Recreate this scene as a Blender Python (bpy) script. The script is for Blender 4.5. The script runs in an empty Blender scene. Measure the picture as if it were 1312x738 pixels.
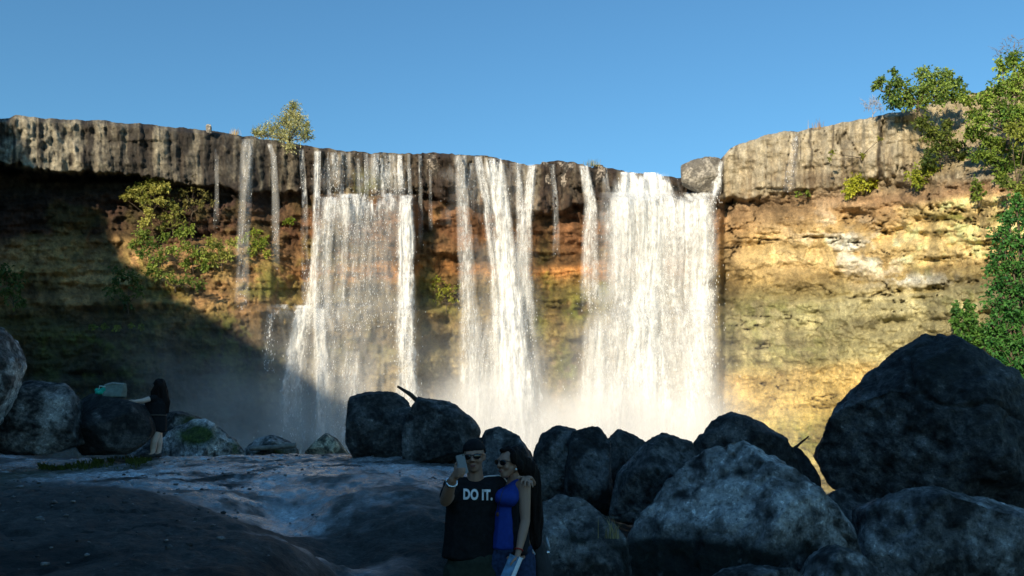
import bpy, bmesh, math, random
import numpy as np
from mathutils import Vector, Matrix
from mathutils.bvhtree import BVHTree

# ------------------------------------------------------------------ camera, sky, sun, exposure
scene = bpy.context.scene
COL = scene.collection
R = math.radians
FPX, CX, CY = 1092.0, 656.0, 369.0          # focal length and centre in photo pixels
ALPHA = math.atan(191.0 / FPX)              # upward tilt
CAMZ = 1.65

cam_d = bpy.data.cameras.new('camera')
cam = bpy.data.objects.new('camera', cam_d)
COL.objects.link(cam)
cam.location = (0, 0, CAMZ)
cam.rotation_euler = (R(90) + ALPHA, 0, 0)
cam_d.sensor_width = 36.0
cam_d.lens = 36.0 * FPX / 1312.0
cam_d.clip_start = 0.05
cam_d.clip_end = 3000
scene.camera = cam

SUN_EL, SUN_AZ = R(20), R(25)               # sun behind the camera and to the left
SUN_DIR = Vector((math.sin(SUN_AZ) * math.cos(SUN_EL), math.cos(SUN_AZ) * math.cos(SUN_EL), -math.sin(SUN_EL)))
world = bpy.data.worlds.new('World')
scene.world = world
world.use_nodes = True
wn = world.node_tree.nodes
wl = world.node_tree.links
sky = wn.new('ShaderNodeTexSky')
sky.sky_type = 'NISHITA'
sky.sun_disc = False
sky.sun_elevation = SUN_EL
sky.sun_rotation = R(180) + SUN_AZ
sky.altitude = 300
sky.air_density = 1.4
sky.dust_density = 0.0
sky.ozone_density = 7.0
wn['Background'].inputs['Strength'].default_value = 0.118
tint = wn.new('ShaderNodeMix'); tint.data_type = 'RGBA'; tint.blend_type = 'MULTIPLY'
tint.inputs[0].default_value = 1.0; tint.inputs[7].default_value = (0.83, 1.03, 0.97, 1)
wl.new(sky.outputs['Color'], tint.inputs[6])
wl.new(tint.outputs[2], wn['Background'].inputs['Color'])

sun_d = bpy.data.lights.new('sun', 'SUN')
sun_d.energy = 4.9
sun_d.angle = R(0.53)
sun_d.color = (1.0, 0.86, 0.64)
sun = bpy.data.objects.new('sun', sun_d)
COL.objects.link(sun)
sun.rotation_euler = SUN_DIR.to_track_quat('-Z', 'Y').to_euler()
sun.location = (-60, -60, 60)

vs = scene.view_settings
vs.view_transform = 'Standard'
vs.look = 'None'
vs.exposure = 0.48
vs.gamma = 1.0
vs.use_curve_mapping = False
scene.render.engine = 'CYCLES'
cy = scene.cycles
cy.transparent_max_bounces = 24
cy.max_bounces = 6
cy.diffuse_bounces = 3
cy.glossy_bounces = 2
cy.transmission_bounces = 3
cy.volume_bounces = 2
cy.use_denoising = True
try:
    cy.denoiser = 'OPENIMAGEDENOISE'
except Exception:
    pass
cy.caustics_reflective = False
cy.caustics_refractive = False

random.seed(7)
rng = np.random.default_rng(7)


# ------------------------------------------------------------------ helpers
def at(px, py, Y):
    """World point(s) at horizontal distance Y seen at photo pixel (px, py)."""
    px = np.asarray(px, float); py = np.asarray(py, float); Y = np.asarray(Y, float)
    x = (px - CX) / FPX
    y = (CY - py) / FPX
    dy = math.cos(ALPHA) - y * math.sin(ALPHA)
    dz = math.sin(ALPHA) + y * math.cos(ALPHA)
    s = Y / dy
    return np.stack(np.broadcast_arrays(x * s, Y, CAMZ + dz * s), -1)


def P(px, py, Y):
    return np.array(at(px, py, Y), float)


def sm(a, b, x):
    t = np.clip((np.asarray(x, float) - a) / (b - a), 0, 1)
    return t * t * (3 - 2 * t)


def lin(c):
    c = np.asarray(c, float) / 255.0
    return np.where(c <= 0.04045, c / 12.92, ((c + 0.055) / 1.055) ** 2.4)


def _hash(ix, iy, iz, seed):
    h = (ix.astype(np.uint32) * np.uint32(374761393) + iy.astype(np.uint32) * np.uint32(668265263)
         + iz.astype(np.uint32) * np.uint32(2147483647) + np.uint32((seed * 974711 + 12345) & 0xffffffff))
    h = (h ^ (h >> np.uint32(13))) * np.uint32(1274126177)
    h = (h ^ (h >> np.uint32(16))) * np.uint32(2246822519)
    h = h ^ (h >> np.uint32(15))
    return h.astype(np.float64) / 4294967295.0


def vnoise(x, y, z, seed=0):
    x, y, z = np.broadcast_arrays(np.asarray(x, float), np.asarray(y, float), np.asarray(z, float))
    fx, fy, fz = np.floor(x), np.floor(y), np.floor(z)
    ix, iy, iz = fx.astype(np.int64), fy.astype(np.int64), fz.astype(np.int64)
    u, v, w = x - fx, y - fy, z - fz
    u = u * u * (3 - 2 * u); v = v * v * (3 - 2 * v); w = w * w * (3 - 2 * w)
    out = 0
    for a in (0, 1):
        for b in (0, 1):
            for c in (0, 1):
                out = out + _hash(ix + a, iy + b, iz + c, seed) * (u if a else 1 - u) * (v if b else 1 - v) * (w if c else 1 - w)
    return out * 2 - 1


def fbm(x, y, z=0.0, o=4, seed=0, gain=0.5):
    s = 0; a = 1.0; t = 0; f = 1.0
    for k in range(o):
        s = s + a * vnoise(np.asarray(x) * f + 17.3 * k, np.asarray(y) * f + 5.1 * k, np.asarray(z) * f, seed + k * 31)
        t += a; a *= gain; f *= 2.03
    return s / t * 1.5


def mesh_np(name, V, F, mat=None, parent=None, loc=(0, 0, 0), smooth=True, colors=None, uv=None, attrs=None):
    """One mesh object from numpy arrays; V are world points, loc is the object's origin."""
    V = np.asarray(V, float).reshape(-1, 3)
    loc = np.asarray(loc, float)
    me = bpy.data.meshes.new(name)
    F = np.asarray(F, np.int32)
    k = F.shape[1]
    me.vertices.add(len(V)); me.vertices.foreach_set('co', (V - loc).astype(np.float32).ravel())
    me.loops.add(F.size); me.loops.foreach_set('vertex_index', F.ravel())
    me.polygons.add(len(F))
    me.polygons.foreach_set('loop_start', np.arange(0, F.size, k, dtype=np.int32))
    try:
        me.polygons.foreach_set('loop_total', np.full(len(F), k, dtype=np.int32))
    except Exception:
        pass
    me.update(calc_edges=True)
    me.validate()
    if smooth:
        me.polygons.foreach_set('use_smooth', np.ones(len(me.polygons), dtype=bool))
    if colors is not None:
        ca = me.color_attributes.new('Col', 'FLOAT_COLOR', 'POINT')
        c4 = np.ones((len(V), 4), np.float32); c4[:, :3] = colors
        ca.data.foreach_set('color', c4.ravel())
    if uv is not None:
        ul = me.uv_layers.new(name='UVMap')
        ul.data.foreach_set('uv', np.asarray(uv, np.float32)[F.ravel()].ravel())
    for an, av in (attrs or {}).items():
        a = me.attributes.new(an, 'FLOAT', 'POINT')
        a.data.foreach_set('value', np.asarray(av, np.float32).ravel())
    if mat:
        me.materials.append(mat)
    o = bpy.data.objects.new(name, me)
    COL.objects.link(o)
    if parent is not None:
        o.parent = parent
        o.location = loc - np.array(abs_loc(parent))
    else:
        o.location = loc
    return o


def abs_loc(o):
    v = np.array(o.location, float)
    while o.parent is not None:
        o = o.parent
        v = v + np.array(o.location, float)
    return v


def tag(o, label=None, cat=None, group=None, kind=None):
    if label: o['label'] = label
    if cat: o['category'] = cat
    if group: o['group'] = group
    if kind: o['kind'] = kind
    return o


def thing(name, loc, label, cat, group=None):
    o = bpy.data.objects.new(name, None)
    COL.objects.link(o)
    o.location = loc
    o.empty_display_size = 0.2
    return tag(o, label, cat, group)


def grid_faces(nr, nc):
    i = np.arange(nr - 1)[:, None] * nc + np.arange(nc - 1)[None, :]
    return np.stack([i, i + nc, i + nc + 1, i + 1], -1).reshape(-1, 4)


# --- materials
def new_mat(name):
    m = bpy.data.materials.new(name)
    m.use_nodes = True
    nt = m.node_tree
    for n in list(nt.nodes):
        nt.nodes.remove(n)
    return m, nt, nt.nodes, nt.links


def nd(N, t, **kw):
    n = N.new(t)
    for k, v in kw.items():
        setattr(n, k, v)
    return n


def mixmul(N, L, a, b, fac=1.0):
    m = nd(N, 'ShaderNodeMix', data_type='RGBA', blend_type='MULTIPLY')
    m.inputs[0].default_value = fac
    L.new(a, m.inputs[6]); L.new(b, m.inputs[7])
    return m.outputs[2]


def ramp(N, L, src, stops):
    r = nd(N, 'ShaderNodeValToRGB')
    el = r.color_ramp.elements
    while len(el) < len(stops):
        el.new(0.5)
    for e, (p, c) in zip(el, stops):
        e.position = p
        e.color = (*((c,) * 3 if isinstance(c, (int, float)) else c), 1)
    L.new(src, r.inputs[0])
    return r.outputs[0]


def rock_mat(name, sc=1.0, rough=0.75, bump=0.6, dist=0.05, contrast=0.5, spec=0.4, col=None, speck=0.5, wear=False):
    """Rock whose colour comes from its own colour layer, broken up by mineral grain, with a bumpy surface."""
    m, nt, N, L = new_mat(name)
    out = nd(N, 'ShaderNodeOutputMaterial'); bs = nd(N, 'ShaderNodeBsdfPrincipled')
    L.new(bs.outputs[0], out.inputs[0])
    tc = nd(N, 'ShaderNodeTexCoord')
    n1 = nd(N, 'ShaderNodeTexNoise'); n1.inputs['Scale'].default_value = 2.2 * sc; n1.inputs['Detail'].default_value = 9; n1.inputs['Roughness'].default_value = 0.68
    n2 = nd(N, 'ShaderNodeTexNoise'); n2.inputs['Scale'].default_value = 14 * sc; n2.inputs['Detail'].default_value = 6; n2.inputs['Roughness'].default_value = 0.7
    vo = nd(N, 'ShaderNodeTexVoronoi'); vo.inputs['Scale'].default_value = 5 * sc
    for n in (n1, n2, vo):
        L.new(tc.outputs['Object'], n.inputs['Vector'])
    g1 = ramp(N, L, n1.outputs[0], [(0.28, 1 - contrast), (0.5, 1.0), (0.75, 1 + contrast)])
    g2 = ramp(N, L, n2.outputs[0], [(0.3, 1 - contrast * 0.8), (0.7, 1 + contrast * 0.8)])
    if col is None:
        a = nd(N, 'ShaderNodeVertexColor', layer_name='Col').outputs[0]
    else:
        rgb = nd(N, 'ShaderNodeRGB'); rgb.outputs[0].default_value = (*col, 1); a = rgb.outputs[0]
    c = mixmul(N, L, a, g1)
    c = mixmul(N, L, c, g2)
    n3 = nd(N, 'ShaderNodeTexNoise'); n3.inputs['Scale'].default_value = 7.5 * sc; n3.inputs['Detail'].default_value = 10; n3.inputs['Roughness'].default_value = 0.75
    L.new(tc.outputs['Object'], n3.inputs['Vector'])
    g3 = ramp(N, L, n3.outputs[0], [(0.36, 1 - speck * 0.75), (0.46, 1.0), (0.56, 1.0), (0.66, 1 + speck * 1.6)])
    c = mixmul(N, L, c, g3)
    L.new(c, bs.inputs['Base Color'])
    rr = nd(N, 'ShaderNodeMapRange'); rr.inputs[1].default_value = 0.3; rr.inputs[2].default_value = 0.7
    rr.inputs[3].default_value = rough - 0.15; rr.inputs[4].default_value = min(1, rough + 0.15)
    if wear:
        bw = nd(N, 'ShaderNodeRGBToBW'); L.new(a, bw.inputs[0]); L.new(bw.outputs[0], rr.inputs[0])
        rr.inputs[1].default_value = 0.02; rr.inputs[2].default_value = 0.2; rr.inputs[3].default_value = 0.7; rr.inputs[4].default_value = 0.2
    else:
        L.new(n1.outputs[0], rr.inputs[0])
    L.new(rr.outputs[0], bs.inputs['Roughness'])
    bs.inputs['Specular IOR Level'].default_value = spec
    if wear:
        sp_ = nd(N, 'ShaderNodeMapRange'); sp_.inputs[1].default_value = 0.03; sp_.inputs[2].default_value = 0.2
        sp_.inputs[3].default_value = 0.12; sp_.inputs[4].default_value = spec
        L.new(bw.outputs[0], sp_.inputs[0]); L.new(sp_.outputs[0], bs.inputs['Specular IOR Level'])
    b1 = nd(N, 'ShaderNodeBump'); b1.inputs['Strength'].default_value = bump; b1.inputs['Distance'].default_value = dist * 2
    b2 = nd(N, 'ShaderNodeBump'); b2.inputs['Strength'].default_value = bump; b2.inputs['Distance'].default_value = dist * 0.6
    L.new(n1.outputs[0], b1.inputs['Height']); L.new(n2.outputs[0], b2.inputs['Height'])
    L.new(b1.outputs[0], b2.inputs['Normal']); L.new(b2.outputs[0], bs.inputs['Normal'])
    return m


def plain_mat(name, col, rough=0.7, spec=0.3, noise=0.25, sc=30, metal=0.0, bump=0.0):
    m, nt, N, L = new_mat(name)
    out = nd(N, 'ShaderNodeOutputMaterial'); bs = nd(N, 'ShaderNodeBsdfPrincipled')
    L.new(bs.outputs[0], out.inputs[0])
    tc = nd(N, 'ShaderNodeTexCoord')
    n1 = nd(N, 'ShaderNodeTexNoise'); n1.inputs['Scale'].default_value = sc; n1.inputs['Detail'].default_value = 5
    L.new(tc.outputs['Object'], n1.inputs['Vector'])
    c = ramp(N, L, n1.outputs[0], [(0.3, tuple(v * (1 - noise) for v in col)), (0.7, tuple(min(1, v * (1 + noise)) for v in col))])
    L.new(c, bs.inputs['Base Color'])
    bs.inputs['Roughness'].default_value = rough
    bs.inputs['Specular IOR Level'].default_value = spec
    bs.inputs['Metallic'].default_value = metal
    if bump:
        b = nd(N, 'ShaderNodeBump'); b.inputs['Strength'].default_value = 0.5; b.inputs['Distance'].default_value = bump
        L.new(n1.outputs[0], b.inputs['Height']); L.new(b.outputs[0], bs.inputs['Normal'])
    return m


def leaf_mat(name):
    m, nt, N, L = new_mat(name)
    out = nd(N, 'ShaderNodeOutputMaterial'); bs = nd(N, 'ShaderNodeBsdfPrincipled')
    tr = nd(N, 'ShaderNodeBsdfTranslucent'); mx = nd(N, 'ShaderNodeMixShader')
    a = nd(N, 'ShaderNodeVertexColor', layer_name='Col')
    L.new(a.outputs[0], bs.inputs['Base Color']); L.new(a.outputs[0], tr.inputs['Color'])
    bs.inputs['Roughness'].default_value = 0.6
    bs.inputs['Specular IOR Level'].default_value = 0.3
    mx.inputs[0].default_value = 0.3
    L.new(bs.outputs[0], mx.inputs[1]); L.new(tr.outputs[0], mx.inputs[2]); L.new(mx.outputs[0], out.inputs[0])
    return m


def water_fall_mat(name, grain=1.0):
    """Broken falling water: white where the drops are dense, clear air between the strings of drops."""
    m, nt, N, L = new_mat(name)
    out = nd(N, 'ShaderNodeOutputMaterial')
    di = nd(N, 'ShaderNodeBsdfPrincipled'); di.inputs['Base Color'].default_value = (0.86, 0.87, 0.86, 1)
    di.inputs['Roughness'].default_value = 0.5
    tl = nd(N, 'ShaderNodeBsdfTranslucent'); tl.inputs['Color'].default_value = (0.86, 0.87, 0.86, 1)
    mt = nd(N, 'ShaderNodeMixShader'); mt.inputs[0].default_value = 0.22
    L.new(di.outputs[0], mt.inputs[1]); L.new(tl.outputs[0], mt.inputs[2])
    tp = nd(N, 'ShaderNodeBsdfTransparent'); mx = nd(N, 'ShaderNodeMixShader')
    uv = nd(N, 'ShaderNodeUVMap', uv_map='UVMap')
    m1 = nd(N, 'ShaderNodeMapping'); m1.inputs['Scale'].default_value = (2.3, 0.16, 1)
    m2 = nd(N, 'ShaderNodeMapping'); m2.inputs['Scale'].default_value = (4.2 * grain, 1.5 * grain, 1)
    n1 = nd(N, 'ShaderNodeTexNoise'); n1.inputs['Scale'].default_value = 1.0; n1.inputs['Detail'].default_value = 5; n1.inputs['Roughness'].default_value = 0.6
    n2 = nd(N, 'ShaderNodeTexNoise'); n2.inputs['Scale'].default_value = 1.0; n2.inputs['Detail'].default_value = 4; n2.inputs['Roughness'].default_value = 0.65
    for a, b in ((m1, n1), (m2, n2)):
        L.new(uv.outputs[0], a.inputs[0]); L.new(a.outputs[0], b.inputs[0])
    ad = nd(N, 'ShaderNodeMath', operation='MULTIPLY_ADD'); ad.inputs[1].default_value = 0.5
    mu = nd(N, 'ShaderNodeMath', operation='MULTIPLY'); mu.inputs[1].default_value = 0.5
    L.new(n2.outputs[0], mu.inputs[0]); L.new(n1.outputs[0], ad.inputs[0]); L.new(mu.outputs[0], ad.inputs[2])
    de = nd(N, 'ShaderNodeAttribute', attribute_name='dens')
    th = nd(N, 'ShaderNodeMath', operation='MULTIPLY_ADD'); th.inputs[1].default_value = -0.36; th.inputs[2].default_value = 0.735
    L.new(de.outputs['Fac'], th.inputs[0])
    sb = nd(N, 'ShaderNodeMath', operation='SUBTRACT'); L.new(ad.outputs[0], sb.inputs[0]); L.new(th.outputs[0], sb.inputs[1])
    mr = nd(N, 'ShaderNodeMapRange', interpolation_type='SMOOTHSTEP'); mr.inputs[1].default_value = -0.10; mr.inputs[2].default_value = 0.14
    L.new(sb.outputs[0], mr.inputs[0])
    pw = nd(N, 'ShaderNodeMath', operation='POWER'); pw.inputs[1].default_value = 0.7
    L.new(de.outputs['Fac'], pw.inputs[0])
    hz = nd(N, 'ShaderNodeMath', operation='MULTIPLY_ADD'); hz.inputs[1].default_value = 0.28
    L.new(pw.outputs[0], hz.inputs[0])
    sc_ = nd(N, 'ShaderNodeMath', operation='MULTIPLY'); sc_.inputs[1].default_value = 0.76
    L.new(mr.outputs[0], sc_.inputs[0]); L.new(sc_.outputs[0], hz.inputs[2])
    L.new(hz.outputs[0], mx.inputs[0]); L.new(tp.outputs[0], mx.inputs[1]); L.new(mt.outputs[0], mx.inputs[2])
    L.new(mx.outputs[0], out.inputs[0])
    b = nd(N, 'ShaderNodeBump'); b.inputs['Strength'].default_value = 0.8; b.inputs['Distance'].default_value = 0.25
    L.new(ad.outputs[0], b.inputs['Height']); L.new(b.outputs[0], di.inputs['Normal'])
    return m


M_cliff = rock_mat('cliff_rock', sc=0.55, rough=0.72, bump=1.0, dist=0.2, contrast=0.36, spec=0.35, speck=0.35)
M_ground = rock_mat('slab_rock', sc=2.0, rough=0.46, bump=0.55, dist=0.04, contrast=0.55, spec=1.0, speck=0.8, wear=True)
M_boulder = rock_mat('boulder_rock', sc=2.2, rough=0.7, bump=1.0, dist=0.05, contrast=0.62, spec=0.35, speck=0.95)
M_leaf = leaf_mat('leaves')
M_bark = plain_mat('bark', (0.11, 0.085, 0.06), 0.9, noise=0.4, sc=9, bump=0.02)
M_deadwood = plain_mat('dead_wood', (0.20, 0.18, 0.155), 0.9, noise=0.35, sc=9, bump=0.01)
M_darkwood = plain_mat('dark_wet_wood', (0.035, 0.027, 0.02), 0.8, noise=0.4, sc=9, bump=0.01)
M_water = water_fall_mat('falling_water', 1.0)
M_drop = plain_mat('water_drops', (0.86, 0.87, 0.86), 0.35, 0.5, noise=0.05)

# ------------------------------------------------------------------ the cliff
D_T = ([-300, -150, 0, 150, 300, 500, 700, 850, 920, 1000, 1100, 1200, 1312, 1450, 1650],
       [58, 61, 64, 67, 70, 75, 78, 80, 76, 71, 66, 60, 54, 48, 42])
TOP_T = ([-300, -120, 0, 20, 45, 100, 200, 265, 320, 400, 470, 530, 600, 640, 680, 715, 760, 800, 850, 868, 905, 935, 985, 1050, 1120, 1160, 1200, 1240, 1312, 1450, 1650],
         [150, 150, 152, 149, 151, 153, 160, 167, 175, 188, 196, 197, 198, 205, 210, 207, 212, 221, 225, 228, 226, 190, 172, 163, 149, 141, 131, 122, 98, 60, 40])
CAP_T = ([-300, 0, 100, 180, 240, 300, 400, 530, 600, 700, 780, 920, 1000, 1100, 1170, 1312, 1650],
         [205, 208, 222, 230, 236, 246, 252, 250, 262, 276, 252, 262, 246, 232, 226, 236, 240])
CAPOUT_T = ([-300, 0, 200, 280, 340, 420, 540, 700, 900, 1000, 1100, 1200, 1312, 1650],
            [3.6, 3.4, 2.4, 1.7, 1.2, 0.9, 1.0, 1.3, 0.9, 0.55, 0.35, 0.1, 0.0, 0.0])
cols = np.concatenate([np.linspace(-300, -12, 40), np.arange(-8, 1325, 1.7), np.linspace(1330, 1650, 40)])
NR = 300
vv = np.linspace(0, 1, NR)
topc = np.interp(cols, *TOP_T) + 1.6 * fbm(cols * 0.09, 3.3, 0, 4, 5) + np.where((cols > 540) & (cols < 800), 3.5, 1.0) * np.clip(fbm(cols * 0.045, 9.7, 0, 3, 8), -0.7, 0.7)
PXg, Vg = np.meshgrid(cols, vv)
PYg = topc[None, :] + (650 - topc[None, :]) * Vg


def cliff_fields(px, py, top):
    n_big = fbm(px * 0.012, py * 0.014, 0, 5, 1)
    n_str = fbm(px * 0.007, py * 0.075, 0, 5, 2)            # bedding
    n_col = fbm(px * 0.085, py * 0.008, 0, 6, 3, .62)            # vertical columns and streaks
    n_fine = fbm(px * 0.11, py * 0.11, 0, 4, 4)
    n_mid = fbm(px * 0.035, py * 0.04, 0, 4, 6)
    cap_b = np.interp(px, *CAP_T) + 5 * n_mid + 3 * n_fine
    cap = 1 - sm(-3, 4, py - cap_b)
    q = py + np.clip(px - 930, 0, None) * 0.06 + 9 * n_big
    right = sm(915, 932, px)
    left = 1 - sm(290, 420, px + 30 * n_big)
    # offset toward the viewer
    O = cap * np.interp(px, *CAPOUT_T)
    ledge = sm(398, 406, px) * (1 - sm(528, 540, px)) + sm(752, 765, px) * (1 - sm(920, 930, px))
    O = O + ledge * sm(-3, 3, py - 252 - 3 * n_mid) * 2.6
    O = O + sm(318, 335, px) * (1 - sm(555, 575, px)) * sm(-2, 2, py - 395 - 3 * n_mid) * 1.5
    O = O + sm(585, 600, px) * (1 - sm(930, 945, px)) * sm(-3, 3, py - 400 - 4 * n_mid) * 1.2
    O = O + sm(915, 930, px) * sm(-2, 2, q - 392) * 0.8
    O = O + np.clip(py - 300, 0, None) / 260 * 2.4
    O = O + sm(110, 170, px) * (1 - sm(330, 400, px)) * sm(285, 385, py + 14 * n_mid) * 3.0
    I_ = lambda a: np.floor(a).astype(np.int64)
    terr = np.round(n_str * 5) / 5 * 0.7 + n_str * 0.3          # beds step in and out along sharp edges
    blk = np.round(4 * fbm(px * .022, py * .05, 0, 4, 94)) / 4
    wob = 0.35 * fbm(px * .02, py * .03, 0, 3, 95)
    z0 = np.zeros(np.broadcast(px, py).shape)
    colA = _hash(I_(px / 23 + wob + z0), I_(py / 60 + z0), I_(z0), 51) - 0.5
    colB = _hash(I_(px / 9 + wob + z0), I_(py / 26 + 0.6 * wob + z0), I_(z0), 52) - 0.5
    O = O + terr * (0.5 - 0.22 * right) * (1 - 0.8 * cap) + n_col * (0.30 * cap * (1 - .5 * left) + 0.15) + cap * (0.8 * colA * (1 - .72 * left) + 0.15 * colB * (1 - .85 * left)) + 0.5 * n_big + (0.30 - .12 * right - .15 * cap * left) * n_fine + 0.15 * n_mid + (0.45 + .35 * right) * blk * (1 - .5 * cap) * (1 - .6 * cap * left)
    cols_ = np.floor(px * 0.05 + 0.5 * n_mid)
    O = O + cap * (_hash(cols_.astype(np.int64), np.zeros_like(cols_).astype(np.int64), np.zeros_like(cols_).astype(np.int64), 5) - 0.5) * 0.9 * sm(520, 560, px) * (1 - sm(860, 930, px))
    bank = sm(1150, 1200, px) * np.clip(228 - py, 0, None) * 0.07
    O = O - bank
    O = O - np.clip(top + 5 - py, 0, 5) * 0.12           # rounded rim
    # cracks: wandering joints that cut in
    w = fbm(px * 0.010, py * 0.035, 0, 4, 21)
    w2 = fbm(px * 0.03, py * 0.008, 0, 4, 22)
    crack = (1 - sm(0.0, 0.03, np.abs(w))) * (0.3 + 0.7 * right) * sm(-0.1, 0.25, fbm(px * 0.02, py * 0.02, 0, 3, 23)) * (1 - cap)
    crack = np.maximum(crack, 0.7 * (1 - sm(0.0, 0.03, np.abs(w2))) * cap * (1 - .7 * left))
    O = O - crack * 0.55
    return O, dict(n_big=n_big, n_str=n_str, n_col=n_col, n_fine=n_fine, n_mid=n_mid, cap=cap, q=q, right=right, left=left, crack=crack, bank=bank)


def table(q, rows):
    rows = np.array(rows, float)
    c = lin(rows[:, 1:])
    return np.stack([np.interp(q, rows[:, 0], c[:, k]) for k in range(3)], -1)


def cliff_color(px, py, f):
    nb, ns, nc, nf, nm = f['n_big'], f['n_str'], f['n_col'], f['n_fine'], f['n_mid']
    mix = lambda a, b, t: a + (np.asarray(b) - a) * np.clip(t, 0, 1)[..., None]
    L = lambda *c: lin(c)
    ql = py + 12 * nb + 8 * nm
    cl = table(ql, [(150, 88, 80, 68), (225, 84, 76, 64), (245, 52, 42, 36), (300, 88, 56, 40), (325, 196, 150, 96), (385, 184, 138, 86), (420, 96, 76, 50), (480, 62, 58, 46), (640, 56, 54, 46)])  # tan rows brightened for the sunlit patch, lower rows darkened for shade
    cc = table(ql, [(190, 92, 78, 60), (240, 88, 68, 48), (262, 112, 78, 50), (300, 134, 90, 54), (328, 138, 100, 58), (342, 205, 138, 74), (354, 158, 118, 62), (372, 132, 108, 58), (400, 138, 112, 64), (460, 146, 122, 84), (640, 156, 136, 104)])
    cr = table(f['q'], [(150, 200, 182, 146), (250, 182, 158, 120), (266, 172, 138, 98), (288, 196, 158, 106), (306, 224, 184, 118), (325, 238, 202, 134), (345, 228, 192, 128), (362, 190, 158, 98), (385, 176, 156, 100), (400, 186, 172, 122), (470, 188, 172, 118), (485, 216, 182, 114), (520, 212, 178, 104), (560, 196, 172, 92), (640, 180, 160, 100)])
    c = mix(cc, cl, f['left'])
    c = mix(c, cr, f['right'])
    # cream beds on the far right and lime-white seepage
    gxb = px / 46 + 0.8 * nb + 0.3 * nm; gyb = f['q'] / 30 + 0.5 * nb
    ro = np.floor(gyb); cb = np.floor(gxb + 0.5 * (ro % 2))
    hb = _hash(cb.astype(np.int64), ro.astype(np.int64), np.zeros_like(cb).astype(np.int64), 33) - 0.5
    c = c * (1 + 0.34 * hb * f['right'] * (1 - f['cap']))[..., None]
    cream = sm(1130, 1165, px + 14 * nm) * sm(268, 282, f['q']) * (1 - sm(352, 366, f['q']))
    c = mix(c, L(246, 214, 142), 0.95 * cream * (0.85 + 0.3 * ns))
    wh = np.exp(-(((px - 1095) / 60) ** 2 + ((py - 318 - 0.25 * (px - 1095)) / 34) ** 2)) * sm(-0.05, 0.35, nm + 0.6 * ns)
    c = mix(c, L(250, 236, 205), wh)
    wh2 = np.exp(-(((px - 1175) / 45) ** 2 + ((py - 358) / 8) ** 2)) * sm(-0.2, 0.3, nf)
    c = mix(c, L(250, 240, 212), 0.9 * wh2)
    red = np.exp(-(((px - 1120) / 55) ** 2 + ((py - 268) / 22) ** 2)) + np.exp(-(((px - 940) / 28) ** 2 + ((py - 300) / 36) ** 2)) + 0.8 * np.exp(-(((px - 1240) / 60) ** 2 + ((py - 236) / 14) ** 2))
    c = mix(c, L(158, 112, 76), 0.42 * red * (0.7 + 0.6 * nm) * (1 - f['cap']))
    # strata tone
    tone = 1 + (0.40 - 0.16 * f['right']) * ns * (1 - f['cap']) + 0.26 * nm + 0.30 * fbm(px * .05 + 3 * nb, py * .011, 0, 4, 91) * (1 - f['cap'])
    c = c * np.clip(tone, 0.35, 1.7)[..., None]
    # cap rock: streaks of dark wet rock and pale lichen
    capm = f['cap']
    st = sm(-0.05, 0.45, nc + 0.5 * nf)
    c = mix(c, L(186, 168, 134) , capm * st * (0.45 + 0.3 * f['right'] - .2 * f['left']) * (1 - 0.6 * sm(300, 420, px) * (1 - f['right'])))
    dk = sm(0.05, 0.5, -nc + 0.35 * nm)
    c = mix(c, L(52, 44, 36), capm * dk * (0.8 - 0.25 * f['right']))
    pale = 0.55 * (1 - sm(92, 112, px + 6 * nm)) + np.exp(-((px - 203) / 5) ** 2) * 0.6 + 0.5 * np.exp(-((px - 133) / 8) ** 2)
    c = mix(c, L(206, 190, 156), capm * 0.8 * pale * sm(-0.55, 0.25, nm + nf))
    vs_ = fbm(px * .15 + .5 * nm, py * .006, 0, 5, 97, .6)
    c = mix(c, L(60, 50, 40), capm * sm(.12, .5, vs_) * .75)
    c = mix(c, L(214, 196, 160), capm * sm(.12, .5, -vs_) * (.25 + .4 * f['right']))
    # lower lip of the right-hand cap: brown and stained
    lip = f['right'] * np.exp(-((py - np.interp(px, *CAP_T) + 10) / 11) ** 2)
    c = mix(c, L(96, 70, 44), 0.6 * lip * sm(-0.3, 0.4, nm))
    # dark wet rock columns, and the widest fall's shadow painted along its right side
    wet = np.zeros_like(px)
    for (a, b, y0, y1, s) in ((540, 585, 196, 262, .8), (690, 790, 200, 268, .85), (925, 950, 300, 480, .5), (380, 400, 190, 250, .7)):
        wet = np.maximum(wet, s * sm(a - 4, a + 4, px) * (1 - sm(b - 4, b + 4, px)) * sm(y0 - 6, y0, py) * (1 - sm(y1 - 8, y1 + 10, py + 8 * nm)))
    c = mix(c, L(58, 44, 34), wet * (0.75 + 0.4 * nf))
    # moss
    moss = np.zeros_like(px)
    for (x, y, rx, ry, s) in ((568, 372, 24, 26, 1.0), (330, 318, 22, 26, .9), (345, 360, 40, 40, .7), (470, 235, 20, 16, .6), (772, 375, 10, 40, .6), (742, 395, 22, 24, .8), (730, 470, 26, 50, .7),
                              (700, 350, 12, 40, .55), (640, 330, 16, 40, .4), (420, 330, 50, 70, .5), (480, 440, 60, 50, .4), (970, 410, 50, 26, .5), (990, 395, 60, 12, .6), (1060, 560, 60, 20, .9), (1010, 440, 70, 40, .45),
                              (1240, 392, 40, 20, .7), (1250, 278, 60, 7, 1.0), (1200, 345, 30, 10, .7), (300, 430, 60, 40, .7), (200, 350, 70, 50, .6), (110, 440, 80, 14, .6), (130, 480, 60, 10, .5), (690, 420, 14, 26, .7)):
        moss = np.maximum(moss, s * np.exp(-(((px - x) / rx) ** 2 + ((py - y) / ry) ** 2)))
    moss = moss * sm(-0.35, 0.35, nm + 0.8 * nf) + 0.2 * sm(0.2, 0.6, nb + 0.5 * nm) * (1 - f['right']) * (1 - capm)
    c = mix(c, L(112, 118, 40), moss)
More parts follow.
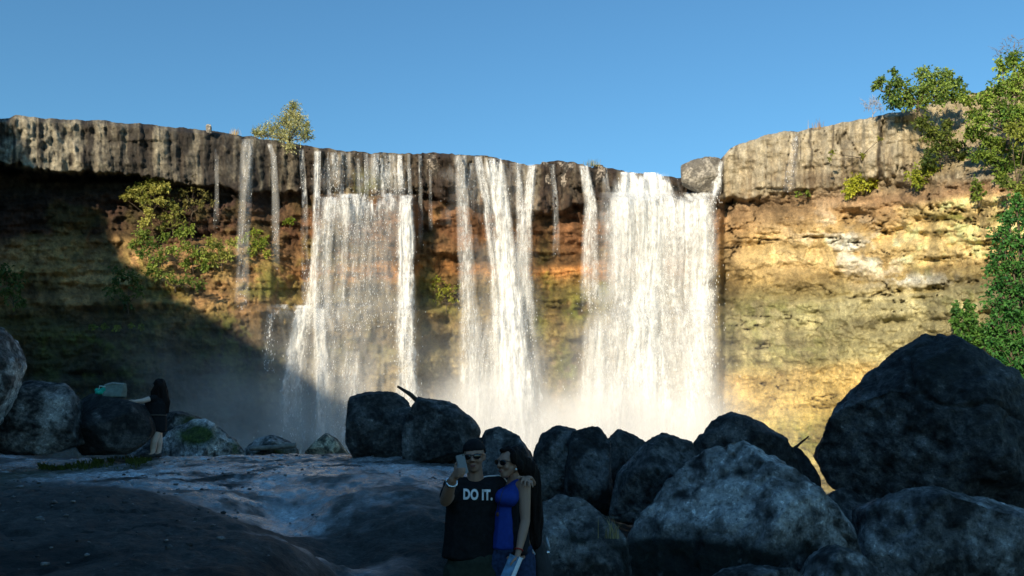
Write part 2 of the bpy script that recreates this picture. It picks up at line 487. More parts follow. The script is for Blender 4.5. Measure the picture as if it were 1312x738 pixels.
    mossd = sm(0.15, 0.6, fbm(px * 0.03, py * 0.03, 0, 4, 44)) * (1 - capm) * (1 - 0.65 * f['right']) * sm(255, 300, py)
    c = mix(c, L(80, 66, 38), 0.6 * mossd)
    gr_ = fbm(px * .25, py * .16, 0, 4, 98, .65)
    c = c * np.clip(1 + (.55 - .3 * f['right']) * gr_, .45, 1.7)[..., None]
    # earth bank on the top right
    bk = np.clip(f['bank'] / 1.2, 0, 1)
    c = mix(c, L(196, 172, 126), bk * 0.8)
    c = mix(c, L(30, 24, 18), 0.85 * f['crack'])
    return np.clip(c * np.array([0.88, 0.94, 1.06]), 0.008, 0.82)


Og, fld = cliff_fields(PXg, PYg, topc[None, :])
Dg = np.interp(PXg, *D_T)
Yg = Dg - Og
CV = at(PXg, PYg, Yg)
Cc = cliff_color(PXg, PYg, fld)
# the plateau behind the rim
back = []
bc = []
for dy, dz in ((1.0, 0.12), (4, 0.3), (14, 0.4), (60, -1.0), (160, -4.0)):
    t = CV[0].copy()
    t[:, 0] *= 1 + dy / 160.0
    t[:, 1] += dy; t[:, 2] += dz - 0.15
    back.append(t); bc.append(np.tile(np.array([[0.12, 0.10, 0.07]]), (len(cols), 1)))
CVall = np.concatenate([np.array(back[::-1]), CV], 0)
CCall = np.concatenate([np.array(bc[::-1]), Cc], 0)
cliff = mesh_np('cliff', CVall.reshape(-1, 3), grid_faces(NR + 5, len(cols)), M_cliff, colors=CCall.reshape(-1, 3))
tag(cliff, 'horseshoe cliff of layered orange and brown rock under a dark cap', 'cliff', kind='structure')


def cliffY(px, py):
    """Distance of the cliff face at a photo pixel."""
    px = np.asarray(px, float); py = np.asarray(py, float)
    ci = np.clip(np.searchsorted(cols, px), 1, len(cols) - 1)
    t = np.interp(px, cols, topc)
    r = np.clip((py - t) / (650 - t) * (NR - 1), 0, NR - 1).astype(int)
    return Yg[r, ci]


# ------------------------------------------------------------------ the gorge side that shades the foreground
yr = np.linspace(-170, 66, 150)
crest = np.interp(yr, [-170, -140, -120, -92, -60, -40, -28, -15, 7, 12, 17, 24, 66], [68, 67, 62, 55, 49.5, 45.5, 44, 42.6, 40.4, 41.5, 44.5, 47, 47])
crest = crest + 0.5 * fbm(yr * 0.5, 1.7, 0, 4, 61)
prof = [(-46, -6), (-49, 0.25), (-52, 0.55), (-55.5, 0.8), (-58, 0.95), (-60, 1.0), (-63, 1.0), (-72, 0.98), (-95, 0.8), (-140, 0.5), (-220, 0.2)]
HV = []
for (x, k) in prof:
    zz = crest * k if k > 0 else np.full_like(yr, k)
    xx = x + 1.8 * fbm(yr * 0.11, x * 0.2, 0, 4, 62) * (0 if x == -60 else 1)
    HV.append(np.stack([xx, yr, zz], -1))
hill = mesh_np('hill', np.array(HV).reshape(-1, 3), grid_faces(len(prof), len(yr)), rock_mat('gorge_side', 0.5, 0.9, 0.7, 0.3, 0.5, 0.2, (0.055, 0.062, 0.03)))
tag(hill, 'wooded side of the gorge', 'hill', kind='structure')

# ------------------------------------------------------------------ ground slab (height through measured points)
ctl = []
for Y, row in ((17.3, [(0, 590), (150, 587), (300, 584), (450, 583), (620, 584)]),
               (15, [(0, 601), (150, 599), (300, 592), (450, 591), (580, 596)]),
               (13, [(0, 610), (200, 607), (350, 602), (500, 600), (580, 604)]),
               (11, [(0, 622), (200, 619), (350, 623), (430, 612), (500, 611), (570, 614)]),
               (9.5, [(0, 636), (200, 634), (300, 645), (380, 668), (440, 640), (500, 634), (570, 634)]),
               (8.5, [(0, 631), (150, 634), (300, 668), (380, 692), (440, 690), (500, 668), (570, 664)]),
               (7.5, [(-100, 645), (0, 652), (150, 655), (300, 668), (400, 716), (450, 730), (500, 716), (560, 708)]),
               (6.5, [(-100, 685), (0, 688), (150, 690), (300, 690), (390, 716), (450, 780), (520, 775)]),
               (5.2, [(-150, 740), (0, 742), (200, 745), (330, 752), (420, 820)])):
    for px, py in row:
        ctl.append(P(px, py, Y))
for p in ((0, 6.2, -.04), (.4, 6.2, -.03), (-.5, 6.3, 0.0), (1.5, 6, 0), (0, 3, 0), (0, 0, 0), (2, 0, 0), (-3, 0, .3), (-2, 2.5, .5), (-4, 2.5, .8), (3, 8, 0), (5, 8, 0), (6, 11, .2), (2.2, 11, .4),
          (1, 14, .8), (4, 16, .7), (8, 14, .2), (10, 8, 0), (-12, 17, 1.5), (-14, 10, 1.6), (-14, 3, 1.3), (12, 20, 0), (-9, 19.5, 1.1), (-6, 20, .8), (-2, 19.5, .8), (2, 19, .5), (-7, 24, .3), (-3, 24, 0),
          (3, 24, -.6), (9, 24, -.6), (-15, 25, .8), (-10, 32, -1.8), (0, 32, -2.5), (10, 32, -2.5), (0, 42, -4.5), (-20, 42, -4.5), (20, 42, -4.5), (18, 5, .2), (18, -8, .2), (-18, -8, 1.0), (0, -10, 0), (22, 25, -.3), (-24, 25, 0.8)):
    ctl.append(np.array(p, float))
ctl = np.array(ctl)
d = np.linalg.norm(ctl[:, None, :2] - ctl[None, :, :2], axis=2)
n_ = len(ctl)
A = np.zeros((n_ + 1, n_ + 1)); A[:n_, :n_] = -np.sqrt(d ** 2 + 0.35 ** 2); A[:n_, n_] = 1; A[n_, :n_] = 1
wgt = np.linalg.solve(A, np.concatenate([ctl[:, 2], [0]]))


def ground_z(x, y):
    x = np.asarray(x, float); y = np.asarray(y, float)
    sh = np.broadcast_shapes(x.shape, y.shape)
    x = np.broadcast_to(x, sh).ravel(); y = np.broadcast_to(y, sh).ravel()
    out = np.empty(len(x))
    for s in range(0, len(x), 60000):
        r = np.sqrt((x[s:s + 60000, None] - ctl[None, :, 0]) ** 2 + (y[s:s + 60000, None] - ctl[None, :, 1]) ** 2 + 0.35 ** 2)
        out[s:s + 60000] = -(r @ wgt[:n_]) + wgt[n_]
    far = np.maximum(np.maximum(np.abs(x) - 22, y - 42), -10 - y)
    k = sm(0, 20, far)
    tgt = np.where(y > 25, -4.5, 0.3)
    out = out * (1 - k) + tgt * k
    out = np.clip(out, -6, 3)
    out = out + 0.05 * fbm(x * 0.55, y * 0.55, 0, 4, 71) + 0.030 * fbm(x * 2.3, y * 1.6, 0, 5, 72, .6) + 0.022 * fbm(x * 8, y * 7, 0, 3, 74) + 0.02 * np.abs(fbm(x * 0.35 + 0.2 * y, y * 1.1, 0, 4, 73))
    jn = fbm(x * .35 + .15 * y, y * .5 - .1 * x, 0, 4, 75)
    out = out - 0.05 * (1 - sm(0, .035, np.abs(jn))) * sm(-.2, .2, fbm(x * .6, y * .6, 0, 2, 76))
    return out.reshape(sh)


gx = np.concatenate([np.linspace(-120, -17, 34), np.linspace(-16, -9.1, 60), np.arange(-9, 1.5, 0.04), np.linspace(1.6, 12, 90), np.linspace(13, 120, 34)])
gy = np.concatenate([np.linspace(-170, -10, 30), np.linspace(-8, 3.8, 30), np.arange(4, 18.6, 0.05), np.linspace(18.8, 34, 60), np.linspace(36, 84, 24)])
GX, GY = np.meshgrid(gx, gy)
GZ = ground_z(GX, GY)
gn = fbm(GX * 0.5, GY * 0.35, 0, 5, 81); gn2 = fbm(GX * 2.2, GY * 1.4, 0, 4, 82)
gs = fbm(GX * 0.25 + GY * 0.10, GY * 1.8, 0, 4, 83)
mixa = lambda a, b, t: a + (np.asarray(b) - a) * np.clip(t, 0, 1)[..., None]
gc = np.ones(GX.shape + (3,)) * np.array([0.066, 0.062, 0.055])
gc = mixa(gc, [0.026, 0.026, 0.023], sm(-0.2, 0.4, gn + .4 * gn2))
br_ = sm(8.2, 9.6, GY) * sm(-5.5, -2.5, GX + .6 * gn) * (1 - sm(18, 19, GY)) * (1 - sm(.2, 1.2, GX))  # upper slab lightened to stand in for bluish sky sheen
gc = mixa(gc, [0.15, 0.152, 0.155], br_ * sm(-.5, .4, gn2 + .8 * fbm(GX * 9, GY * 7, 0, 3, 87)))
# pale water-worn rock along the crest and groove, with reflected sheen painted in
worn_sheenY = sm(9.0, 12.5, GY + 2.2 * gn + .25 * GX) * (1 - sm(17.6, 18.8, GY))
groove = np.exp(-((GX - np.interp(GY, [6, 7.5, 8.5, 9.5, 11, 14], [-1.0, -1.65, -2.1, -2.75, -3.7, -6.0])) / np.interp(GY, [6, 9, 12], [.35, .75, 1.4])) ** 2) * sm(6, 7.5, GY)
worn = np.clip(0.75 * worn_sheenY * sm(-0.5, 0.5, gn2 + 0.6 * gs) + 0.8 * groove * sm(-0.6, 0.4, gs + 0.5 * gn2), 0, 1)
gc = mixa(gc, [0.45, 0.46, 0.47], worn * (1 - sm(-.2, .6, GX + .25 * gn)) * sm(-.75, .1, gn2 + .5 * fbm(GX * 6, GY * 5, 0, 3, 86)))
tanp = np.exp(-(((GX + 4.6) / 2.6) ** 2 + ((GY - 15.5) / 1.8) ** 2)) * sm(-0.3, 0.3, gn + gs)
gc = mixa(gc, [0.27, 0.19, 0.125], 0.45 * tanp)
mosg = sm(0.1, 0.5, fbm(GX * 0.7, GY * 0.7, 0, 4, 84)) * sm(-5, -7, GX)
gc = mixa(gc, [0.04, 0.045, 0.02], 0.6 * mosg)
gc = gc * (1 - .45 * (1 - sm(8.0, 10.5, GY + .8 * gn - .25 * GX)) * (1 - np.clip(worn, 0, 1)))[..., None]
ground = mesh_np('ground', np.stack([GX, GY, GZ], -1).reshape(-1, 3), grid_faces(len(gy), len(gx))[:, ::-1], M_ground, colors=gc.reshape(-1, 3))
tag(ground, 'dark rock slab worn smooth by water', 'ground', kind='structure')

# ------------------------------------------------------------------ pool under the falls
m, nt, N, L = new_mat('pool_water')
out = nd(N, 'ShaderNodeOutputMaterial'); bs = nd(N, 'ShaderNodeBsdfPrincipled'); L.new(bs.outputs[0], out.inputs[0])
bs.inputs['Base Color'].default_value = (0.12, 0.15, 0.13, 1); bs.inputs['Roughness'].default_value = 0.12
n1 = nd(N, 'ShaderNodeTexNoise'); n1.inputs['Scale'].default_value = 1.2; n1.inputs['Detail'].default_value = 5
tc = nd(N, 'ShaderNodeTexCoord'); L.new(tc.outputs['Object'], n1.inputs['Vector'])
bp = nd(N, 'ShaderNodeBump'); bp.inputs['Distance'].default_value = 0.3; L.new(n1.outputs[0], bp.inputs['Height']); L.new(bp.outputs[0], bs.inputs['Normal'])
water = mesh_np('water', [(-55, 26, -2.3), (55, 26, -2.3), (55, 86, -2.3), (-55, 86, -2.3)], [(0, 1, 2, 3)], m, smooth=False)
tag(water, 'pool under the waterfalls', 'water', kind='structure')

# ------------------------------------------------------------------ waterfalls
def fall_strip(parent, pts, seed, layers=2, nu=None, soft=0.35, drops=0, mod=0.0, name='stream'):
    """pts: (py, centre px, half width px, density, stand-off from rock m). Builds layered broken sheets plus flying drops."""
    pts = np.array(pts, float)
    y0, y1 = pts[0, 0], pts[-1, 0]
    nv = max(12, int((y1 - y0) / 2.0))
    pyv = np.linspace(y0, y1, nv)
    cx, hw, de, so = (np.interp(pyv, pts[:, 0], pts[:, k]) for k in (1, 2, 3, 4))
    nu = nu or max(7, int(hw.max() * 2 / 1.6))
    s = np.linspace(-1, 1, nu)
    V = []; Fs = []; UV = []; DE = []; base = 0
    # free-falling water: distance only ever comes toward the viewer on the way down
    for k in range(layers):
        S, PYs = np.meshgrid(s, pyv)
        PXs = cx[:, None] + S * hw[:, None]
        PXs = PXs + 1.0 * fbm(PYs * 0.03, S * 2 + k * 3, seed, 3, seed + k)
        Yc = cliffY(PXs, PYs)
        Yc = np.minimum.accumulate(Yc, 0)
        # smooth over small bumps down the fall
        ker = np.ones(9) / 9
        Yp = np.pad(Yc, ((4, 4), (0, 0)), mode='edge')
        Yc2 = np.stack([np.convolve(Yp[:, j], ker, 'valid') for j in range(nu)], 1)
        Yc = np.minimum(Yc, Yc2)
        Yy = Yc - so[:, None] * (0.6 + 0.5 * k) - 0.25 * k - 0.25 * fbm(PXs * 0.15, PYs * 0.03, k, 3, seed + 9)
        W = at(PXs, PYs, Yy)
        edge = 1 - np.abs(S) ** 2 - 0.35 * np.clip(0.3 + fbm(S * 1.3, PYs * 0.05, k, 3, seed + 77), 0, 1)
        edge = sm(0, soft * 2, edge)
        dn = de[:, None] * edge * (0.85 if k else 1.0)
        dn = dn * (1 + mod * fbm(S * hw.max() * 0.07, PYs * 0.005 + k, seed, 4, seed + 40))
        dn = np.clip(dn, 0, 1.0) * (sm(0, 3, PYs - y0 + 1.5) if hw.max() < 40 else sm(0, 12, PYs - y0 + 1 - 12 * np.abs(S) ** 3 - 22 * np.clip(fbm(S * hw.max() * 0.10, k * .3, seed, 4, seed + 78), -.5, .7)))
        if y1 < 590:
            dn = dn * (1 - sm(y1 - 26, y1, PYs + 16 * fbm(S * hw.max() * 0.15, k + 5, seed, 3, seed + 79)))
        u = W[..., 0] + k * 13.7 + seed * 5.1
        v = -W[..., 2] + k * 7.3 + seed
        V.append(W.reshape(-1, 3)); UV.append(np.stack([u, v], -1).reshape(-1, 2)); DE.append(dn.ravel())
        Fs.append(grid_faces(nv, nu) + base); base += nv * nu
    V = np.concatenate(V); Fs = np.concatenate(Fs); UV = np.concatenate(UV); DE = np.concatenate(DE)
    o = mesh_np(name, V, Fs, M_water, parent, abs_loc(parent), uv=UV, attrs={'dens': DE})
    if drops:
        g = np.random.default_rng(seed + 500)
        n = int(drops * .34)
        t = g.random(n) ** 0.8
        py = y0 + (y1 - y0) * t
        sx = np.clip(g.normal(0, 0.45, n), -1.3, 1.3) * np.interp(t, [0, .15, 1], [.6, .9, 1.05])
        px = np.interp(py, pyv, cx) + sx * np.interp(py, pyv, hw)
        Yd = cliffY(px, py) - np.interp(py, pyv, so) * g.uniform(0.5, 1.6, n) - g.uniform(0.0, 0.9, n)
        c = at(px, py, Yd)
        r = g.uniform(0.012, 0.036, n) * (0.6 + 0.6 * np.interp(py, pyv, de)); h = r * g.uniform(1.5, 5.0, n)
        octv = np.array([(1, 0, 0), (0, 1, 0), (-1, 0, 0), (0, -1, 0), (0, 0, 1), (0, 0, -1)], float)
        octf = np.array([(0, 1, 4), (1, 2, 4), (2, 3, 4), (3, 0, 4), (1, 0, 5), (2, 1, 5), (3, 2, 5), (0, 3, 5)])
        DV = c[:, None, :] + octv[None] * np.stack([r, r, h], -1)[:, None, :]
        DF = octf[None] + 6 * np.arange(n)[:, None, None]
        sp = mesh_np('spray', DV.reshape(-1, 3), DF.reshape(-1, 3), M_drop, o, abs_loc(o), smooth=False)
        sp['kind'] = 'stuff'
    return o


def fall(label, px, base_py, group='waterfalls pouring over the cliff edge', name='waterfall', cat='waterfall'):
    p = P(px, base_py, float(cliffY(px, min(base_py, 640))))
    return thing(name, p, label, cat, group)


BOT = 610
w = fall('widest white waterfall, filling the right side of the falls', 835, BOT)
fall_strip(w, [(221, 828, 42, .85, .3), (252, 828, 48, 1.0, .5), (275, 828, 50, .9, .8)], 11, 2, drops=700, mod=.5)
fall_strip(w, [(220, 800, 6, .85, .35), (254, 801, 7, .95, .5)], 19, 2)
fall_strip(w, [(223, 845, 5, .8, .35), (254, 846, 6, .95, .5)], 20, 2)
fall_strip(w, [(212, 748, 7, .62, .2), (235, 752, 8, .7, .25), (262, 757, 10, .62, .4), (330, 756, 13, .55, .6), (400, 757, 16, .55, .8)], 12, 2, drops=700)
fall_strip(w, [(214, 775, 4, .5, .2), (252, 778, 6, .55, .3)], 13, 1)
fall_strip(w, [(246, 842, 78, .82, .4), (262, 843, 80, .82, .9), (320, 842, 82, .54, 1.2), (400, 838, 86, .46, 1.5), (470, 832, 90, .50, 1.7), (540, 829, 95, .8, 2.0), (BOT, 828, 100, 1.0, 2.4)], 14, 3, drops=9000, mod=0.30, soft=0.3)
fall_strip(w, [(246, 795, 16, .8, .6), (300, 792, 18, .62, 1.0), (380, 790, 20, .5, 1.4)], 56, 2, drops=600, mod=.2, soft=.5)
fall_strip(w, [(244, 838, 26, .9, .8), (300, 836, 28, .98, 1.4), (400, 826, 30, 1.0, 1.8), (500, 822, 36, .98, 2.2), (BOT, 820, 42, 1.0, 2.6)], 15, 2, drops=3500, mod=.1, soft=.5)
fall_strip(w, [(246, 900, 22, .9, .8), (320, 900, 22, .9, 1.3), (420, 898, 24, .84, 1.7), (520, 895, 26, .86, 2.2), (BOT, 890, 30, .95, 2.6)], 16, 2, drops=3500, mod=.12, soft=.5)
fall_strip(w, [(396, 764, 10, .12, .5), (425, 761, 16, .6, .8), (450, 760, 18, .62, .9), (560, 756, 24, .72, 1.4), (BOT, 752, 30, .9, 2.0)], 17, 2, drops=900)
fall_strip(w, [(206, 924, 4, .7, .25), (225, 920, 6, .78, .3), (245, 916, 9, .8, .5), (262, 912, 12, .8, .8)], 18, 2, drops=250)

fall_strip(w, [(300, 836, 84, .12, .8), (400, 832, 100, .22, 1.8), (500, 826, 116, .36, 2.6), (BOT, 820, 130, .55, 3.2)], 71, 2, mod=.4, soft=.5)
w = fall('tall white waterfall in the middle, fed by slanting strands', 650, BOT)
fall_strip(w, [(199, 590, 9, .48, .2), (260, 593, 9, .5, .5), (340, 597, 12, .5, .8), (420, 603, 16, .52, 1.1), (500, 606, 20, .55, 1.5), (BOT, 606, 28, .8, 2.0)], 21, 2, drops=1200, mod=.25)
fall_strip(w, [(200, 612, 6, .62, .2), (260, 624, 7, .6, .6), (340, 634, 9, .6, 1.0), (420, 640, 12, .62, 1.4), (520, 642, 18, .72, 1.8)], 22, 2, drops=1200)
fall_strip(w, [(203, 632, 15, .72, .2), (250, 640, 14, .74, .6), (320, 648, 16, .76, 1.0), (400, 655, 20, .86, 1.5), (470, 658, 27, .9, 1.9), (BOT, 660, 40, 1.0, 2.5)], 23, 3, drops=4200, mod=.18)
fall_strip(w, [(209, 664, 4, .5, .2), (260, 666, 6, .55, .6), (330, 668, 10, .55, 1.0), (400, 672, 14, .6, 1.4)], 24, 2, drops=500)
fall_strip(w, [(211, 682, 7, .66, .2), (235, 679, 7, .62, .4), (290, 674, 9, .5, .8), (360, 672, 12, .5, 1.1), (430, 676, 16, .55, 1.4)], 25, 2, drops=500)
fall_strip(w, [(404, 645, 40, .10, .9), (430, 645, 50, .40, 1.2), (480, 645, 58, .5, 1.5), (540, 648, 70, .75, 2.0), (BOT, 650, 80, .98, 2.6)], 26, 2, drops=3000, mod=.2, soft=.3)

fall_strip(w, [(209, 625, 66, .34, .15), (230, 626, 68, .30, .3), (290, 628, 66, .10, .5)], 27, 1, drops=250, mod=1.0, soft=.3)

fall_strip(w, [(300, 640, 50, .12, .8), (400, 640, 66, .24, 1.8), (500, 642, 84, .36, 2.6), (BOT, 645, 100, .55, 3.2)], 72, 2, mod=.4, soft=.5)
w = fall('left waterfall that breaks in two steps on rock ledges', 450, BOT)
fall_strip(w, [(197, 481, 6, .6, .2), (251, 481, 6, .66, .3)], 31, 2, drops=150)
fall_strip(w, [(198, 497, 7, .48, .2), (251, 497, 8, .55, .3)], 32, 1, drops=120)
fall_strip(w, [(198, 512, 4, .78, .2), (251, 515, 5, .82, .3)], 33, 2, drops=150)
fall_strip(w, [(191, 386, 3, .5, .2), (250, 390, 4, .5, .3), (300, 390, 5, .4, .5), (394, 392, 6, .35, .8)], 34, 1, drops=250)
fall_strip(w, [(193, 407, 5, .6, .2), (250, 406, 5, .62, .3), (300, 405, 6, .66, .6), (360, 400, 8, .66, .9), (396, 398, 12, .66, 1.1), (420, 397, 13, .6, 1.3)], 35, 2, drops=500)
fall_strip(w, [(195, 429, 7, .55, .2), (251, 431, 7, .55, .3)], 36, 1, drops=150)
fall_strip(w, [(196, 447, 5, .38, .2), (251, 448, 5, .4, .3)], 37, 1)
fall_strip(w, [(202, 466, 72, .36, .15), (254, 466, 74, .40, .3)], 46, 1, drops=300, mod=1.0, soft=.3)
fall_strip(w, [(248, 466, 56, .95, .25), (258, 465, 60, .82, .6), (275, 464, 60, .46, .8), (310, 464, 58, .28, 1.0), (360, 462, 60, .24, 1.2), (396, 462, 66, .28, 1.3), (424, 460, 68, .2, 1.6)], 38, 2, drops=2600, mod=.8, soft=.45)
fall_strip(w, [(248, 446, 22, .9, .5), (270, 448, 26, .6, .8), (310, 450, 28, .34, 1.0)], 47, 2, drops=500, mod=.5, soft=.6)
fall_strip(w, [(252, 424, 14, .66, .5), (290, 418, 12, .5, .9), (396, 412, 14, .40, 1.2), (425, 410, 18, .4, 1.5)], 39, 2, drops=600)
fall_strip(w, [(250, 520, 12, .8, .5), (300, 520, 13, .82, 1.0), (380, 520, 15, .76, 1.4), (460, 521, 17, .7, 1.8), (540, 524, 22, .7, 2.2), (BOT, 526, 28, .85, 2.4)], 40, 2, drops=2600, mod=.15)
fall_strip(w, [(390, 404, 80, .95, .2), (397, 405, 80, .9, .4), (403, 408, 76, .44, .6), (450, 414, 70, .40, .8), (520, 424, 74, .44, 1.1), (BOT, 428, 86, .55, 1.6)], 41, 2, drops=1500, mod=.7, soft=.9)
fall_strip(w, [(391, 390, 17, .95, .3), (430, 382, 16, .82, .7), (480, 376, 17, .64, 1.0), (560, 372, 22, .56, 1.4)], 42, 2, drops=800, mod=.3)
fall_strip(w, [(395, 408, 9, .85, .3), (440, 410, 11, .7, .7), (520, 414, 14, .6, 1.1), (BOT, 416, 18, .6, 1.5)], 43, 2, drops=500)
fall_strip(w, [(393, 346, 6, .25, .2), (404, 346, 8, .55, .2), (440, 345, 8, .5, .4), (480, 344, 9, .35, .6)], 44, 1, drops=200)
fall_strip(w, [(450, 450, 14, .45, .3), (520, 448, 18, .5, .8), (BOT, 446, 24, .6, 1.2)], 45, 1, drops=250)

fall_strip(w, [(290, 466, 60, .08, .8), (390, 458, 80, .12, 1.6), (480, 444, 100, .20, 2.2), (BOT, 440, 120, .36, 3.0)], 73, 2, mod=.5, soft=.5)
for k, (x, y0_, y1_, dd, hh) in enumerate(((421, 194, 252, .55, 2.5), (438, 195, 252, .6, 2.5), (459, 196, 252, .45, 2), (469, 196, 252, .5, 2.5), (490, 197, 252, .55, 2.5), (505, 197, 252, .45, 2.5), (524, 197, 253, .5, 2.5), (538, 198, 290, .4, 2.5), (551, 198, 270, .35, 2))):
    fall_strip(w, [(y0_, x, hh, dd, .2), (y1_, x + 1, hh + 1, dd * .9, .4), (y1_ + 25, x + 1, hh + 1, dd * .6, .6)], 60 + k, 1, drops=40)

G2 = 'thin trickles over the cliff edge'
w = fall('thin dotted trickle falling left of the rim shrub', 316, 400, G2, 'trickle', 'trickle')
fall_strip(w, [(178, 317, 8, .40, .2), (250, 314, 9, .30, .5), (330, 311, 10, .24, .9), (400, 310, 11, .14, 1.2)], 51, 2, drops=300)
w = fall('thin trickle curving over the rim just under the shrub', 350, 330, G2, 'trickle', 'trickle')
fall_strip(w, [(184, 345, 3, .58, .2), (200, 350, 4, .42, .3), (260, 353, 5, .28, .6), (345, 353, 6, .15, .9)], 52, 2, drops=200)
w = fall('faint trickle on the dark rock left of the dotted one', 278, 300, G2, 'trickle', 'trickle')
fall_strip(w, [(190, 278, 3, .36, .2), (300, 277, 4, .3, .5)], 53, 1, drops=60)
w = fall('short grey trickle wetting the cap rock right of the falls', 1016, 245, G2, 'trickle', 'trickle')
fall_strip(w, [(170, 1020, 5, .45, .15), (205, 1015, 8, .42, .25), (246, 1011, 9, .34, .4)], 54, 1, drops=150)
w = fall('short trickle down the dark rock columns between the two big falls', 708, 300, G2, 'trickle', 'trickle')
fall_strip(w, [(210, 708, 3, .46, .15), (262, 712, 4, .42, .3), (330, 713, 5, .25, .5)], 55, 1, drops=60)

# ------------------------------------------------------------------ mist at the foot of the falls
def mist_box(x0, x1, y0, y1, z0, z1, dens, label):
    m, nt, N, L = new_mat('mist')
    out = nd(N, 'ShaderNodeOutputMaterial'); pv = nd(N, 'ShaderNodeVolumePrincipled')
    pv.inputs['Color'].default_value = (0.96, 0.96, 0.96, 1); pv.inputs['Anisotropy'].default_value = -0.3
    L.new(pv.outputs[0], out.inputs['Volume'])
    tc = nd(N, 'ShaderNodeTexCoord'); sp = nd(N, 'ShaderNodeSeparateXYZ'); L.new(tc.outputs['Object'], sp.inputs[0])

    def rng_(src, a, b):
        r = nd(N, 'ShaderNodeMapRange', interpolation_type='SMOOTHSTEP'); r.inputs[1].default_value = a; r.inputs[2].default_value = b
        L.new(src, r.inputs[0]); return r.outputs[0]

    def mul(a, b):
        q = nd(N, 'ShaderNodeMath', operation='MULTIPLY'); L.new(a, q.inputs[0])
        if isinstance(b, float): q.inputs[1].default_value = b
        else: L.new(b, q.inputs[1])
        return q.outputs[0]
    hx = (x1 - x0) / 2; hy = (y1 - y0) / 2; hz = z1 - z0
    f = rng_(sp.outputs[0], -hx, -hx * 0.45); f = mul(f, rng_(sp.outputs[0], hx, hx * 0.55))
    f = mul(f, rng_(sp.outputs[1], -hy, -hy * 0.4)); f = mul(f, rng_(sp.outputs[1], hy, hy * 0.8))
    zf = rng_(sp.outputs[2], hz, 0.0); f = mul(f, zf); f = mul(f, zf); 
    n1 = nd(N, 'ShaderNodeTexNoise'); n1.inputs['Scale'].default_value = 0.16; n1.inputs['Detail'].default_value = 3
    L.new(tc.outputs['Object'], n1.inputs['Vector'])
    f = mul(f, rng_(n1.outputs[0], 0.34, 0.68)); f = mul(f, float(dens))
    L.new(f, pv.inputs['Density'])
    V = [(x, y, z) for z in (z0, z1) for y in (y0, y1) for x in (x0, x1)]
    F = [(0, 2, 3, 1), (4, 5, 7, 6), (0, 1, 5, 4), (2, 6, 7, 3), (0, 4, 6, 2), (1, 3, 7, 5)]
    o = mesh_np('mist', V, F, m, None, ((x0 + x1) / 2, (y0 + y1) / 2, z0), smooth=False)
    return tag(o, label, 'mist', kind='stuff')


mist_box(-36, 24, 52, 77.5, -2.2, 15, 0.13, 'spray mist drifting at the foot of the falls')
mist_box(-9, 19, 62, 76.5, -2.2, 11, 0.62, 'dense bright spray where the two big falls land')
cy.volume_step_rate = 2.0

# ------------------------------------------------------------------ shapes joined by remeshing
def unit_ico(sub):
    b = bmesh.new(); bmesh.ops.create_icosphere(b, subdivisions=sub, radius=1.0)
    v = np.array([x.co[:] for x in b.verts]); b.free(); return v


ICO2 = unit_ico(2); ICO3 = unit_ico(3)


def hull_pts(pts):
    b = bmesh.new()
    vs_ = [b.verts.new(p) for p in pts]
    r = bmesh.ops.convex_hull(b, input=vs_)
    bmesh.ops.delete(b, geom=list({g for g in (r['geom_interior'] + r['geom_unused']) if isinstance(g, bmesh.types.BMVert)}), context='VERTS')
    bmesh.ops.triangulate(b, faces=b.faces[:])
    b.verts.index_update()
    V = np.array([v.co[:] for v in b.verts]); F = np.array([[v.index for v in f.verts] for f in b.faces])
    b.free()
    return V, F


def voxel(V, F, size):
    me = bpy.data.meshes.new('tmp'); me.from_pydata([tuple(p) for p in V], [], [tuple(int(i) for i in f) for f in F]); me.update()
    o = bpy.data.objects.new('tmp', me); COL.objects.link(o)
    md = o.modifiers.new('r', 'REMESH'); md.mode = 'VOXEL'; md.voxel_size = size; md.adaptivity = 0
    dg = bpy.context.evaluated_depsgraph_get()
    ev = bpy.data.meshes.new_from_object(o.evaluated_get(dg))
    n = len(ev.vertices); V2 = np.empty(n * 3); ev.vertices.foreach_get('co', V2); V2 = V2.reshape(-1, 3)
    lt = np.empty(len(ev.polygons), np.int32); ev.polygons.foreach_get('loop_total', lt)
    li = np.empty(len(ev.loops), np.int32); ev.loops.foreach_get('vertex_index', li)
    assert (lt == 4).all()
    F2 = li.reshape(-1, 4)
    bpy.data.objects.remove(o); bpy.data.meshes.remove(me); bpy.data.meshes.remove(ev)
    return V2, F2


def smooth_np(V, F, it, lam=0.5):
    e = np.concatenate([np.stack([F[:, k], F[:, (k + 1) % 4]], 1) for k in range(4)])
    e = np.concatenate([e, e[:, ::-1]])
    n = len(V); cnt = np.bincount(e[:, 0], minlength=n).astype(float)[:, None]; cnt[cnt == 0] = 1
    for _ in range(it):
        s = np.stack([np.bincount(e[:, 0], weights=V[e[:, 1], k], minlength=n) for k in range(3)], 1) / cnt
        V = V + lam * (s - V)
    return V


def normals_np(V, F):
    a = V[F[:, 2]] - V[F[:, 0]]; b = V[F[:, 3]] - V[F[:, 1]]
    fn = np.cross(a, b)
    n = np.zeros_like(V)
    for k in range(4):
        for j in range(3):
            n[:, j] += np.bincount(F[:, k], weights=fn[:, j], minlength=len(V))
    return n / np.maximum(np.linalg.norm(n, axis=1), 1e-9)[:, None]


